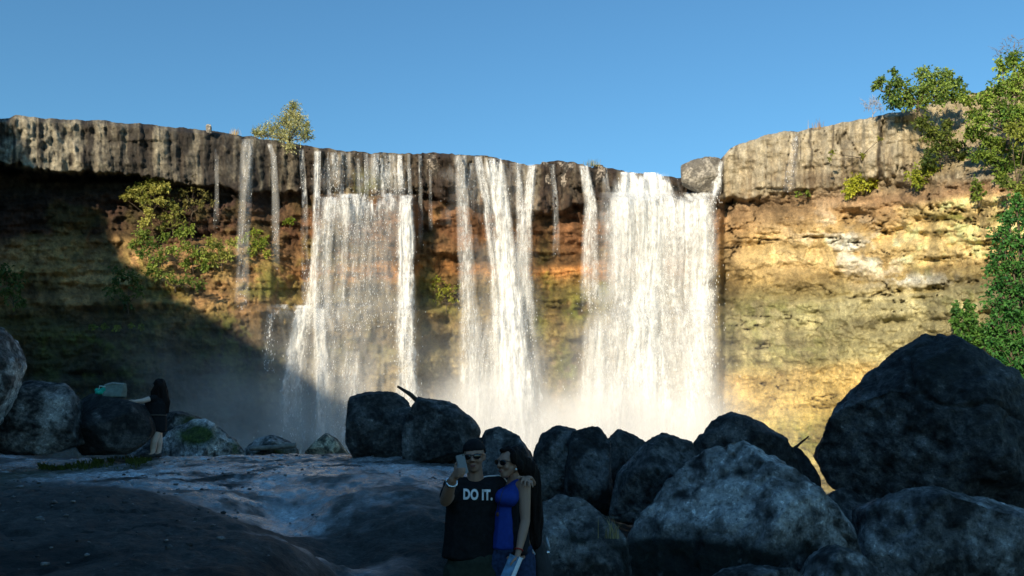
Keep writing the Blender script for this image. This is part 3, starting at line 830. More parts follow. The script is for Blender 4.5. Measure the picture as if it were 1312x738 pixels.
# ------------------------------------------------------------------ boulders
def boulder(label, outline, Y, front, back_, seed, light=0.11, dark=0.035, lightmask=None, moss=None, mossmask=None, rough=1.0, vox=None, name='boulder', cat='boulder', group='boulders strewn below the falls', tint=(1.04, 1.0, 0.95), rnd=1, facets=9, mat=None):
    g = np.random.default_rng(seed)
    o2 = np.array(outline, float)
    W = at(o2[:, 0], o2[:, 1], Y)
    c = (W.max(0) + W.min(0)) / 2; c = 0.5 * c + 0.5 * W.mean(0)
    size = float(np.max(W.max(0) - W.min(0)))
    pts = [W + np.stack([np.zeros(len(W)), g.uniform(-.12, .12, len(W)) * front, np.zeros(len(W))], 1)]
    nO = len(W)
    def some(n):
        i0 = g.integers(0, nO); return (i0 + np.round(np.arange(n) * nO / n + g.uniform(-.6, .6, n)).astype(int)) % nO
    for k, dy, n in ((0.84, -0.52, 6), (0.50, -0.90, 4), (0.16, -1.0, 2), (0.84, 0.6, 6), (0.5, 1.0, 4)):
        q = c + (W[some(n)] - c) * (k * (1 + g.uniform(-.16, .10, (n, 1))))
        q[:, 1] = Y + dy * (front if dy < 0 else back_) * (1 + g.uniform(-.22, .12, n))
        pts.append(q)
    V, F = hull_pts(np.concatenate(pts))
    vx = vox or max(0.022, size / 75)
    V, F = voxel(V, F, vx)
    for k in range(facets):
        for _ in range(50):
            nn = g.normal(size=3); nn /= np.linalg.norm(nn)
            if nn[1] < -.66: break
        sup = (V - c) @ nn
        h = sup.max() * g.uniform(.62, .88)
        V = V - np.clip(sup - h, 0, None)[:, None] * nn * .96
    V = smooth_np(V, F, rnd)
    nrm = normals_np(V, F)
    sc = 1.0 / size
    x, y, z = (V * sc).T
    s7 = seed * 3.7
    dsp = 0.012 * fbm(x * 2.2 + s7, y * 2.2, z * 2.2, 3, seed) + 0.011 * fbm(x * 8 + s7, y * 8, z * 8, 5, seed + 1, .66) - 0.014 * (1 - sm(0, .10, np.abs(fbm(x * 3.1 + s7, y * 3.1, z * 3.1, 3, seed + 2))))
    dsp = dsp + 0.009 * fbm(x * 26, y * 26, z * 26, 3, seed + 3)
    V = V + nrm * (dsp * size * rough)[:, None]
    # colour layer
    a = fbm(V[:, 0] * 1.6 + s7, V[:, 1] * 1.6, V[:, 2] * 1.6, 5, seed + 5); b = fbm(V[:, 0] * 7 + s7, V[:, 1] * 7, V[:, 2] * 7, 4, seed + 6)
    t = sm(-0.15, 0.65, a + 0.8 * b)
    ppx, ppy = pix(V)
    if lightmask is not None:  # pale rock and lit parts both go into the colour
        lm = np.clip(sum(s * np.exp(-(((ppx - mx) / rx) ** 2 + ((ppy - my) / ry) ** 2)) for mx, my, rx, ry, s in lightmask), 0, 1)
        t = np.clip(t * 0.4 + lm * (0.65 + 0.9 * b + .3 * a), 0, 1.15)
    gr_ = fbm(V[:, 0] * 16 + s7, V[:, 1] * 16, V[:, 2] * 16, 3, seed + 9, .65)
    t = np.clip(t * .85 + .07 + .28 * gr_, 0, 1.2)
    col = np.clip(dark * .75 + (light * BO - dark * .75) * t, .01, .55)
    C = col[:, None] * np.array(tint)
    if mossmask is not None:
        mm = np.clip(sum(s * np.exp(-(((ppx - mx) / rx) ** 2 + ((ppy - my) / ry) ** 2)) for mx, my, rx, ry, s in mossmask), 0, 1) * sm(-0.5, 0.2, a + b)
        mm = np.clip(mm * 1.4, 0, 1)
        C = C * (1 - mm[:, None]) + np.array(moss if moss is not None else (0.035, 0.045, 0.012)) * mm[:, None]
    base = np.array([c[0], Y, W[:, 2].min()])
    o = mesh_np(name, V, F, mat or M_boulder, None, base, colors=C)
    return tag(o, label, cat, group)


def pix(V):
    """Where points of a thing lie across its camera-side face, in photo pixels (used only to place lichen, moss and painted lit areas)."""
    r = V - np.array([0, 0, CAMZ])
    ca, sa = math.cos(ALPHA), math.sin(ALPHA)
    fwd = r[:, 1] * ca + r[:, 2] * sa
    up = -r[:, 1] * sa + r[:, 2] * ca
    return CX + FPX * r[:, 0] / fwd, CY - FPX * up / fwd


BO = 3.0
DARKM = (0.012, 0.014, 0.009)
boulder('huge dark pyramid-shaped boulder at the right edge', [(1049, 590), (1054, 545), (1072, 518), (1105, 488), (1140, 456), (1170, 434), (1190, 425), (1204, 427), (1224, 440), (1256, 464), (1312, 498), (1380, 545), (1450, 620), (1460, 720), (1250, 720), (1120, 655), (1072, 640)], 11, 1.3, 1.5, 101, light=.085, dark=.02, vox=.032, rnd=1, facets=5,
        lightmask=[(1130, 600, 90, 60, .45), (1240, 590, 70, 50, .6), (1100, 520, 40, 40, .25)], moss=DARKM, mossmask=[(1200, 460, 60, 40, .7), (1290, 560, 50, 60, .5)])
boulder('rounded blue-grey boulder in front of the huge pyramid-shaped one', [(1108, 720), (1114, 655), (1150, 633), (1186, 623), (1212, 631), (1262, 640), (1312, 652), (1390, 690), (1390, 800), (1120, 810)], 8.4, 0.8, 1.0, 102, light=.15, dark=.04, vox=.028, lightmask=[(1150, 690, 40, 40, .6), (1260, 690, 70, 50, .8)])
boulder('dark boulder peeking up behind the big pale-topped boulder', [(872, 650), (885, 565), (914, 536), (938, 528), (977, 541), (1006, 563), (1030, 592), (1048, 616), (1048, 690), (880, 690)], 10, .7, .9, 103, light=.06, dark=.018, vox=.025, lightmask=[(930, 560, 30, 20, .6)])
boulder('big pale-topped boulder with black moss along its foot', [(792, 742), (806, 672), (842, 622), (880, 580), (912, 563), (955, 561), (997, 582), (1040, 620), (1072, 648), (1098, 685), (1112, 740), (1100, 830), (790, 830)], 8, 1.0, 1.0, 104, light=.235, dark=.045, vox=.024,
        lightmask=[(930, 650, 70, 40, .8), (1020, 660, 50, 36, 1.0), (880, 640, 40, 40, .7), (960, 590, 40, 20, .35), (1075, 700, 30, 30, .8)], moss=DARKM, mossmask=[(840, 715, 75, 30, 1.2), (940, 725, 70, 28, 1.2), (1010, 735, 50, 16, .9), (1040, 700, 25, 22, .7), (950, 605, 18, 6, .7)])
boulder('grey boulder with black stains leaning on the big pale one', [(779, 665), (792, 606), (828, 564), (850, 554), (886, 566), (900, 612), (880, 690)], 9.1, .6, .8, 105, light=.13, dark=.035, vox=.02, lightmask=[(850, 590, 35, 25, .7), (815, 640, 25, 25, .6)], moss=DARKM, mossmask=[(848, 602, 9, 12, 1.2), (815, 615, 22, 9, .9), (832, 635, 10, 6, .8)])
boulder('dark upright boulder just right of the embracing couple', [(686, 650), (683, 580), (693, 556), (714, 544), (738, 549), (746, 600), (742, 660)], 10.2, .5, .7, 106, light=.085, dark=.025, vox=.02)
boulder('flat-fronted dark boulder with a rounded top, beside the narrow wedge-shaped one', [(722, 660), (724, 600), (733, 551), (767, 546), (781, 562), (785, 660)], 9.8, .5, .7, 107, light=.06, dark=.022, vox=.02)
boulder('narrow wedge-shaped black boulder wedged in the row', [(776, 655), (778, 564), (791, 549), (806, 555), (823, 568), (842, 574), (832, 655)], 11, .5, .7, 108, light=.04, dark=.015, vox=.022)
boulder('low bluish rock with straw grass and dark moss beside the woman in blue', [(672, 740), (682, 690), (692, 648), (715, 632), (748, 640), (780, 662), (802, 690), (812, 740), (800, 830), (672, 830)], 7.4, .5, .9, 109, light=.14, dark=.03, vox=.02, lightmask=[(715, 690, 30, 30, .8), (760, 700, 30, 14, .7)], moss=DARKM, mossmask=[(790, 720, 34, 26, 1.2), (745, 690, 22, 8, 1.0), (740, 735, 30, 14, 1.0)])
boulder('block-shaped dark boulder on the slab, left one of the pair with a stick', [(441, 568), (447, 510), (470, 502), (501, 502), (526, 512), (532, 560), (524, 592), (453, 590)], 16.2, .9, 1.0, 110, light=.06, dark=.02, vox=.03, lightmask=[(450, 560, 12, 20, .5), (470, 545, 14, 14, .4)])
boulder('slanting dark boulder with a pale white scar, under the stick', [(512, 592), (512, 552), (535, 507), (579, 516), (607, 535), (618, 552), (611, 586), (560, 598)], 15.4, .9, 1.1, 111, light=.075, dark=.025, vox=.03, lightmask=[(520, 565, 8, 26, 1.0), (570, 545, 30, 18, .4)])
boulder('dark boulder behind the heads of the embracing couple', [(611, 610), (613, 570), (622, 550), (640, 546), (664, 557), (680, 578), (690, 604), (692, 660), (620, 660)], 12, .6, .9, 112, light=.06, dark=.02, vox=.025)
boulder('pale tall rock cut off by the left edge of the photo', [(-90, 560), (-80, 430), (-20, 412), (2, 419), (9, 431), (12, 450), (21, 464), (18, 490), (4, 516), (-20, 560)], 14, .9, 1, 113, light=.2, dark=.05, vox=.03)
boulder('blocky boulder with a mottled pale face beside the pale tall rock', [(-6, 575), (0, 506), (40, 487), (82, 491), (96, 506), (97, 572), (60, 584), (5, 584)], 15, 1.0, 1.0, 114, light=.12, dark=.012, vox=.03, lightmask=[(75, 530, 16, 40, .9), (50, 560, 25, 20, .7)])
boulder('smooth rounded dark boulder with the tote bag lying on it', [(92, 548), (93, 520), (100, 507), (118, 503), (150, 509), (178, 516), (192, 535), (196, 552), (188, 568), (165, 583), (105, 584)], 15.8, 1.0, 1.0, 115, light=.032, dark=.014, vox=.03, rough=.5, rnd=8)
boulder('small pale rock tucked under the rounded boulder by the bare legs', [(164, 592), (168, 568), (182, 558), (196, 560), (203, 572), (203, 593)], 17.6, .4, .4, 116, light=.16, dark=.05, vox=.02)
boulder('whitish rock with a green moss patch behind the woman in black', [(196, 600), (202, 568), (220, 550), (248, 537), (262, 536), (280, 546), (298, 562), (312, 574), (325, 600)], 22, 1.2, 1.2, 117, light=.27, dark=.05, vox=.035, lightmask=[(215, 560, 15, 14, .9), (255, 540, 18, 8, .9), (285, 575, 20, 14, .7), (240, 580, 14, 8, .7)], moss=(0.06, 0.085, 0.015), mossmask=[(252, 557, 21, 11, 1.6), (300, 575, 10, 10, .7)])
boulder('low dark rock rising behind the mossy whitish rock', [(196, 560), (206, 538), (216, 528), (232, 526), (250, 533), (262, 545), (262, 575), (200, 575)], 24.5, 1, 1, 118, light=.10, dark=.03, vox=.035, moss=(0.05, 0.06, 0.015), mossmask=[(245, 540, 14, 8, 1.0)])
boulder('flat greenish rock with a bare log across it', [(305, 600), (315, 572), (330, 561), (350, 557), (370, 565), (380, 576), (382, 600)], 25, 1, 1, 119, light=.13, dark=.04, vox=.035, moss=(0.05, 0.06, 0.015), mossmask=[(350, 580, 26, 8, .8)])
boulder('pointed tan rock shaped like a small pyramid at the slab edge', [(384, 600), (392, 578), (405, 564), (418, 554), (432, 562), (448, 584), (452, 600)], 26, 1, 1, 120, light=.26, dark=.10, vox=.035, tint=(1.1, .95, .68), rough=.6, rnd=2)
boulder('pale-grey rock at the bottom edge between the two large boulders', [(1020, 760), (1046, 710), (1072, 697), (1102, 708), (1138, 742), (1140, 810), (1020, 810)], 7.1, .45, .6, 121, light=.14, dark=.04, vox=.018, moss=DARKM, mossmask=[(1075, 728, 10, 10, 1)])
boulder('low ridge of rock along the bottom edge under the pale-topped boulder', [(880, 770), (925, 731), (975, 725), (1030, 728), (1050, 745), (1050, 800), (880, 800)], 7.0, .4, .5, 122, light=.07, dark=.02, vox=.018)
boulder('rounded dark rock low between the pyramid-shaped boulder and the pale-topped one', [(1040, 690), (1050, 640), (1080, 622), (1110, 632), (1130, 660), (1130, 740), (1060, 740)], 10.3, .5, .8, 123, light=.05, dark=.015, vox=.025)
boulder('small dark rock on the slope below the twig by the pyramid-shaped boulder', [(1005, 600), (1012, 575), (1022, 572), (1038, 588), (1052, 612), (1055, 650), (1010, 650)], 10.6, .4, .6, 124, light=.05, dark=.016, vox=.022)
# rocks on the rim
boulder('overhanging grey block jutting from the rim beside the widest fall', [(874, 232), (872, 210), (880, 204), (926, 198), (930, 208), (922, 232), (912, 247), (898, 248), (886, 240)], 74.5, 1.5, 3, 131, light=.15, dark=.20, vox=.1, tint=(1.06, .96, .8), group='blocks of rock on the cliff rim', name='rim_block', cat='rock', mat=M_cliff)
boulder('tiny pale stone standing alone on the left rim', [(264, 170), (263.5, 161), (265, 158.5), (270, 159), (271, 163), (271, 171)], 67.5, .3, .3, 132, light=.22, dark=.25, vox=.03, group='blocks of rock on the cliff rim', name='rim_stone', cat='stone', tint=(1.05, 1, .9), mat=M_cliff)
for lab, x0, x1, y0, y1, sd in (('dark rim block shaped like a post at the left of the column row', 691, 707, 206, 254, 133), ('broad dark rim block, widest of the column row', 708, 737, 206, 250, 134), ('dark rim block under the tuft of grass', 757, 776, 211, 252, 136), ('narrow dark rim block next to the widest fall', 777, 787, 221, 252, 137),
                              ('squarish brown rim block at the left of the middle fall', 543, 574, 196, 246, 138)):
    g = np.random.default_rng(sd)
    mx = (x0 + x1) / 2
    boulder(lab, [(x0, y1 - 6), (x0 - 1, (y0 + y1) / 2), (x0 + 1, y0 + 3), (x0 + 4, y0), (x1 - 4, y0 + g.uniform(-1, 2)), (x1, y0 + 5), (x1 + 1, (y0 + y1) / 2), (x1 - 1, y1 - 4), (mx, y1 + 4)], float(cliffY(mx, 230)) + .4, 1.0, 1.5, sd, light=.13, dark=.035, vox=.08, tint=(1.1, .93, .75), group='blocks of rock on the cliff rim', name='rim_block', cat='rock', mat=M_cliff, rnd=3)


# ------------------------------------------------------------------ wood
def tube(path, radii, sides=6, seed=0):
    path = np.array(path, float); n = len(path)
    V = []; F = []
    g = np.random.default_rng(seed)
    for i in range(n):
        t = path[min(i + 1, n - 1)] - path[max(i - 1, 0)]; t = t / (np.linalg.norm(t) + 1e-9)
        a = np.cross(t, (0.31, 0.9, 0.2)); a /= np.linalg.norm(a); b = np.cross(t, a)
        for k in range(sides):
            th = 2 * math.pi * k / sides
            V.append(path[i] + radii[i] * (math.cos(th) * a + math.sin(th) * b) * (1 + g.uniform(-.08, .08)))
    for i in range(n - 1):
        for k in range(sides):
            k2 = (k + 1) % sides
            F.append((i * sides + k, i * sides + k2, (i + 1) * sides + k2, (i + 1) * sides + k))
    c0 = len(V); V.append(path[0]); c1 = len(V); V.append(path[-1])
    for k in range(sides):
        F.append((c0, (k + 1) % sides, k, k)); F.append((c1, (n - 1) * sides + k, (n - 1) * sides + (k + 1) % sides, (n - 1) * sides + (k + 1) % sides))
    return np.array(V), F


def mesh_py(name, V, F, mat, parent=None, loc=(0, 0, 0), smooth=True):
    F = [tuple(dict.fromkeys(int(i) for i in f)) for f in F]
    loc = np.asarray(loc, float)
    me = bpy.data.meshes.new(name)
    me.from_pydata([tuple(np.asarray(p) - loc) for p in V], [], F); me.update()
    if smooth:
        me.polygons.foreach_set('use_smooth', np.ones(len(me.polygons), dtype=bool))
    me.materials.append(mat)
    o = bpy.data.objects.new(name, me); COL.objects.link(o)
    if parent is not None:
        o.parent = parent; o.location = loc - abs_loc(parent)
    else:
        o.location = loc
    return o


def wood(name, label, cat, pts, radii, mat, seed, sides=7, group=None):
    W = [P(*p) for p in pts]
    # a few extra bends
    pth = []
    g = np.random.default_rng(seed)
    for a, b in zip(W[:-1], W[1:]):
        for t in np.linspace(0, 1, 5)[:-1]:
            pth.append(a + (b - a) * t + g.normal(0, np.linalg.norm(b - a) * .012, 3))
    pth.append(W[-1])
    rr = np.interp(np.linspace(0, 1, len(pth)), np.linspace(0, 1, len(radii)), radii)
    V, F = tube(pth, rr, sides, seed)
    return tag(mesh_py(name, V, F, mat, None, W[0]), label, cat, group)


wood('stick', 'thin bare stick poking up between the pair of dark boulders on the slab', 'stick', [(535, 514, 15.5), (524, 504, 15.5), (509, 495, 15.5)], [.045, .04, .02], M_darkwood, 1)
wood('log', 'bare grey log lying across the flat greenish rock', 'log', [(321, 575, 24.0), (350, 573, 24.0), (379, 570.5, 24.0)], [.07, .065, .075], M_deadwood, 2)
wood('twig', 'bare twig slanting over the small rock left of the pyramid-shaped boulder', 'twig', [(1014, 577, 10.5), (1024, 569, 10.5), (1036, 559, 10.4)], [.018, .014, .008], M_darkwood, 3)


# ------------------------------------------------------------------ plants
GREEN = lin((112, 132, 44)); YEL = lin((168, 170, 66)); DEEP = lin((52, 92, 44)); DRY = lin((190, 180, 130)); OLIVE = lin((128, 122, 50))


def leaf_mesh(name, base_pts, dirs, L, cols_, parent, width=0.32, droop=0.25, g=None):
    n = len(base_pts)
    a = dirs / np.linalg.norm(dirs, axis=1)[:, None]
    r = g.normal(size=(n, 3)); b = np.cross(a, r); b /= np.linalg.norm(b, axis=1)[:, None]
    L = L[:, None]
    dn = np.array([0, 0, -1.0])
    v0 = base_pts; v1 = base_pts + a * L * .5 + b * L * width; v2 = base_pts + a * L + dn * L * droop; v3 = base_pts + a * L * .5 - b * L * width
    V = np.stack([v0, v1, v2, v3], 1).reshape(-1, 3)
    F = np.arange(4 * n).reshape(-1, 4)
    C = np.repeat(cols_, 4, axis=0)
    return mesh_np(name, V, F, M_leaf, parent, abs_loc(parent), smooth=False, colors=C)


def plant(name, label, cat, base, clumps, Y, leaf, dens, colsA, colsB, seed, group=None, trunk_r=0.08, up=0.35, dead=0.0, width=.32, flat=1.0, crown='crown', stem='trunk', deadmat=None):
    """base (px, py); clumps: (px, py, radius px, depth shift m). Trunk, limbs and twigs, with leaves along every twig."""
    g = np.random.default_rng(seed)
    b0 = P(base[0], base[1], Y)
    root = thing(name, b0, label, cat, group)
    TV = []; TF = []; nb = 0
    LP = []; LD = []; LL = []; LC = []
    colsA = np.asarray(colsA); colsB = np.asarray(colsB)
    fork = b0 + (np.mean([P(c[0], c[1], Y + c[3]) for c in clumps], 0) - b0) * 0.3
    def add_tube(path, rr, sides=4):
        nonlocal nb
        V, F = tube(path, rr, sides, seed)
        TV.append(V); TF.extend([tuple(i + nb for i in f) for f in F]); nb += len(V)
    add_tube([b0 - np.array([0, 0, .15]), (b0 + fork) / 2 + g.normal(0, .05, 3), fork], [trunk_r, trunk_r * .85, trunk_r * .7], 6)
    for (cx, cyy, rp, dz) in clumps:
        c = P(cx, cyy, Y + dz); rm = rp / FPX * (Y + dz)
        mid = (fork + c) / 2 + g.normal(0, .12 * rm, 3)
        add_tube([fork, mid, c], [trunk_r * .6, trunk_r * .4, trunk_r * .22], 4)
        leaf_ = leaf
        nt_ = max(5, int(dens * 5.0 * (rm / leaf) ** 1.35))
        tone = g.uniform(0, 1)
        for k in range(nt_):
            dv = g.normal(size=3); dv[2] = dv[2] * flat + up; dv /= np.linalg.norm(dv)
            ln = rm * g.uniform(.55, 1.12)
            st = c + g.normal(0, .22 * rm, 3)
            en = st + dv * ln
            bend = st + dv * ln * .55 + np.array([0, 0, .08 * ln])
            if k % 4 == 0 or dead > 0:
                add_tube([st, bend, en], [trunk_r * .16 + .004, trunk_r * .1 + .003, .004], 3)
            if g.random() < dead:
                for q in range(3):
                    s2 = st + (en - st) * g.uniform(.4, .9); d2 = dv + g.normal(0, .5, 3)
                    add_tube([s2, s2 + d2 * ln * .35], [.012, .004], 3)
                continue
            m_ = g.integers(7, 12)
            tt = g.uniform(.15, 1.0, m_)[:, None]
            pp = st + (bend - st) * np.minimum(tt * 2, 1) + (en - bend) * np.clip(tt * 2 - 1, 0, 1)
            ld = dv[None] * .8 + g.normal(0, .75, (m_, 3))
            LP.append(pp); LD.append(ld); LL.append(leaf * g.uniform(.55, 1.25, m_))
            mixv = np.clip(tone * .55 + .45 * g.random() + g.normal(0, .16, (m_, 1)), 0, 1)
            LC.append(colsA + (colsB - colsA) * mixv)
    TVc = np.concatenate(TV)
    mesh_py(stem, TVc, TF, deadmat or (M_bark if dead < 0.5 else M_deadwood), root, b0)
    if LP:
        leaf_mesh(crown, np.concatenate(LP), np.concatenate(LD), np.concatenate(LL), np.concatenate(LC), root, width=width, g=g)
    return root


def cy_(px, py, out=0.4):
    return float(cliffY(px, py)) - out


plant('rim_shrub', 'pale feathery shrub standing on the rim left of the falls', 'shrub', (372, 186), [(376, 138, 9, 0), (373, 149, 14, 0), (382, 154, 13, 0), (365, 160, 15, .3), (378, 168, 18, 0), (350, 170, 15, .3), (336, 174, 12, .3), (392, 176, 13, 0), (364, 178, 17, -.3), (372, 192, 11, -.8), (393, 162, 6, 0), (328, 171, 7, .2)], cy_(372, 190, -.8), .2, 2.6, lin((120, 130, 58)), lin((222, 218, 160)), 201, trunk_r=.10, up=.9, width=.16)
G3 = 'bushes growing on the cliff rim'
plant('rim_bush', 'wide leafy bush on the right rim with open sky behind', 'bush', (1175, 140), [(1128, 105, 9, 0), (1150, 108, 14, 0), (1140, 122, 13, 0), (1160, 122, 16, 0), (1182, 96, 12, .4), (1196, 104, 15, .4), (1212, 100, 14, .4), (1226, 108, 12, .4), (1186, 118, 17, 0), (1210, 118, 15, 0), (1232, 122, 10, 0), (1148, 134, 10, 0), (1164, 134, 11, 0), (1184, 132, 12, 0), (1204, 130, 12, 0), (1224, 126, 10, 0), (1120, 112, 5, 0), (1145, 92, 5, 0)], 61, .21, 2.3, lin((56, 92, 40)), lin((150, 172, 80)), 202, G3, trunk_r=.12, up=.3)
plant('dead_bush', 'grey leafless bush at the left end of the wide leafy bush', 'bush', (1118, 150), [(1112, 138, 9, 0), (1122, 134, 10, 0), (1128, 140, 7, 0)], 64.5, .2, 1.3, DRY, DRY, 203, G3, trunk_r=.035, dead=1.0, up=.9, deadmat=plain_mat('pale_twigs', (.42, .38, .34), .9))
plant('tree', 'tall tree on the right bank with bare grey twigs at its top', 'tree', (1290, 190), [(1300, 76, 13, 0), (1284, 86, 12, .3), (1312, 92, 15, 0), (1275, 118, 18, 0), (1300, 112, 22, 0), (1325, 120, 24, 0), (1262, 132, 14, 0), (1285, 146, 22, -.3), (1310, 150, 24, -.3), (1258, 156, 13, -.4), (1340, 150, 26, 0)], 55, .21, 2.3, lin((62, 104, 38)), lin((172, 194, 84)), 204, trunk_r=.14)
plant('dead_treetop', 'bare grey branches rising above the tall tree on the right bank', 'branch', (1295, 88), [(1290, 62, 13, 0), (1300, 52, 10, 0), (1306, 66, 13, 0), (1278, 70, 10, 0)], 55.4, .2, .5, DRY, DRY, 205, trunk_r=.06, dead=1.0, up=.8)
G4 = 'bushes clinging to the right cliff'
for i, (lab, base, cl, out_, lf, dn, A_, B_) in enumerate([
    ('dark green bush hanging on the pale earth bank', (1205, 215), [(1180, 158, 11, 0), (1192, 172, 14, 0), (1208, 178, 16, 0), (1222, 190, 14, 0), (1200, 192, 14, -.3), (1190, 206, 10, -.3), (1212, 160, 8, 0), (1232, 200, 8, -.2)], .8, .21, 2.3, lin((52, 76, 34)), lin((132, 142, 58))),
    ('bushy creeper trailing down the earth bank under the tall tree', (1275, 215), [(1238, 130, 11, 0), (1250, 150, 14, 0), (1244, 172, 14, 0), (1264, 180, 16, -.2), (1284, 190, 16, -.2), (1270, 204, 14, -.4), (1290, 214, 14, -.4), (1256, 200, 11, -.3), (1306, 200, 14, -.2), (1306, 232, 11, -.5), (1280, 228, 8, -.5)], .9, .21, 2.2, lin((62, 98, 36)), lin((160, 178, 76))),
    ('olive bush at the right edge above the brown band, below the tall tree', (1300, 250), [(1296, 168, 13, 0), (1314, 176, 14, 0), (1290, 236, 10, -.3), (1308, 246, 12, -.3), (1322, 226, 14, 0), (1336, 250, 16, 0)], .9, .21, 2.1, lin((66, 92, 38)), lin((158, 168, 76))),
    ('small plant on the brown band below the creeper', (1254, 262), [(1250, 236, 8, 0), (1256, 246, 9, 0), (1252, 256, 6, 0), (1262, 252, 6, 0)], .7, .2, 1.2, lin((66, 96, 40)), lin((140, 160, 66))),
    ('bright yellow-green clump of grass under the right cap rock', (1110, 246), [(1094, 240, 14, 0), (1106, 234, 15, 0), (1120, 236, 14, 0), (1112, 226, 12, 0), (1088, 246, 8, 0)], .5, .2, 1.8, lin((120, 140, 36)), lin((196, 196, 66))),
    ('green clump at the foot of the earth bank', (1182, 236), [(1172, 228, 12, 0), (1184, 222, 14, 0), (1196, 218, 12, 0), (1176, 234, 9, 0)], .5, .2, 1.6, lin((100, 126, 36)), lin((168, 172, 62))),
    ('small green sprig in the crack below the short grey trickle', (1032, 252), [(1022, 249, 4, 0), (1034, 247, 5, 0), (1043, 245, 4, 0)], .5, .17, 1.4, lin((70, 100, 34)), lin((140, 156, 60))),
    ('thin green shoots in the seams of the right cap rock', (1104, 205), [(1066, 196, 4, 0), (1104, 200, 4, 0), (1126, 180, 5, 0), (1128, 196, 4, 0), (1062, 205, 3, 0)], .4, .16, 1.1, lin((96, 110, 44)), lin((158, 160, 70))),
    ('round dark green bush at the foot of the right cliff', (1240, 460), [(1226, 398, 9, 0), (1238, 404, 13, 0), (1228, 418, 12, 0), (1246, 424, 15, 0), (1232, 438, 13, -.3), (1252, 442, 13, -.3), (1242, 392, 7, 0), (1262, 430, 10, -.3)], 1.5, .26, 1.7, lin((34, 84, 40)), lin((104, 146, 62))),
]):
    plant('bush', lab, 'bush', base, cl, cy_(base[0], base[1], out_), lf, dn, A_, B_, 210 + i, G4, trunk_r=.05)
plant('tree', 'large bright green tree cut off by the right edge, below the cream rock', 'tree', (1330, 560), [(1302, 262, 14, 0), (1318, 280, 22, 0), (1292, 284, 14, 0), (1284, 302, 15, -.2), (1304, 312, 20, -.2), (1282, 326, 14, -.2), (1276, 344, 14, -.3), (1298, 346, 22, -.3), (1320, 340, 24, 0), (1278, 366, 17, -.4), (1304, 376, 22, -.4), (1272, 390, 14, -.4), (1292, 402, 20, -.5), (1316, 404, 24, -.3), (1272, 416, 14, -.5), (1286, 432, 20, -.6), (1310, 442, 24, -.6), (1274, 446, 13, -.6), (1292, 466, 20, -.7), (1314, 480, 24, -.7), (1282, 474, 12, -.8), (1304, 500, 18, -.8), (1345, 320, 28, 0), (1345, 380, 30, 0), (1345, 440, 30, -.4), (1345, 500, 30, -.6)],
      44, .19, 1.9, lin((26, 86, 42)), lin((92, 144, 64)), 230, trunk_r=.2, up=.15)
G5 = 'bushes clinging to the left cliff'
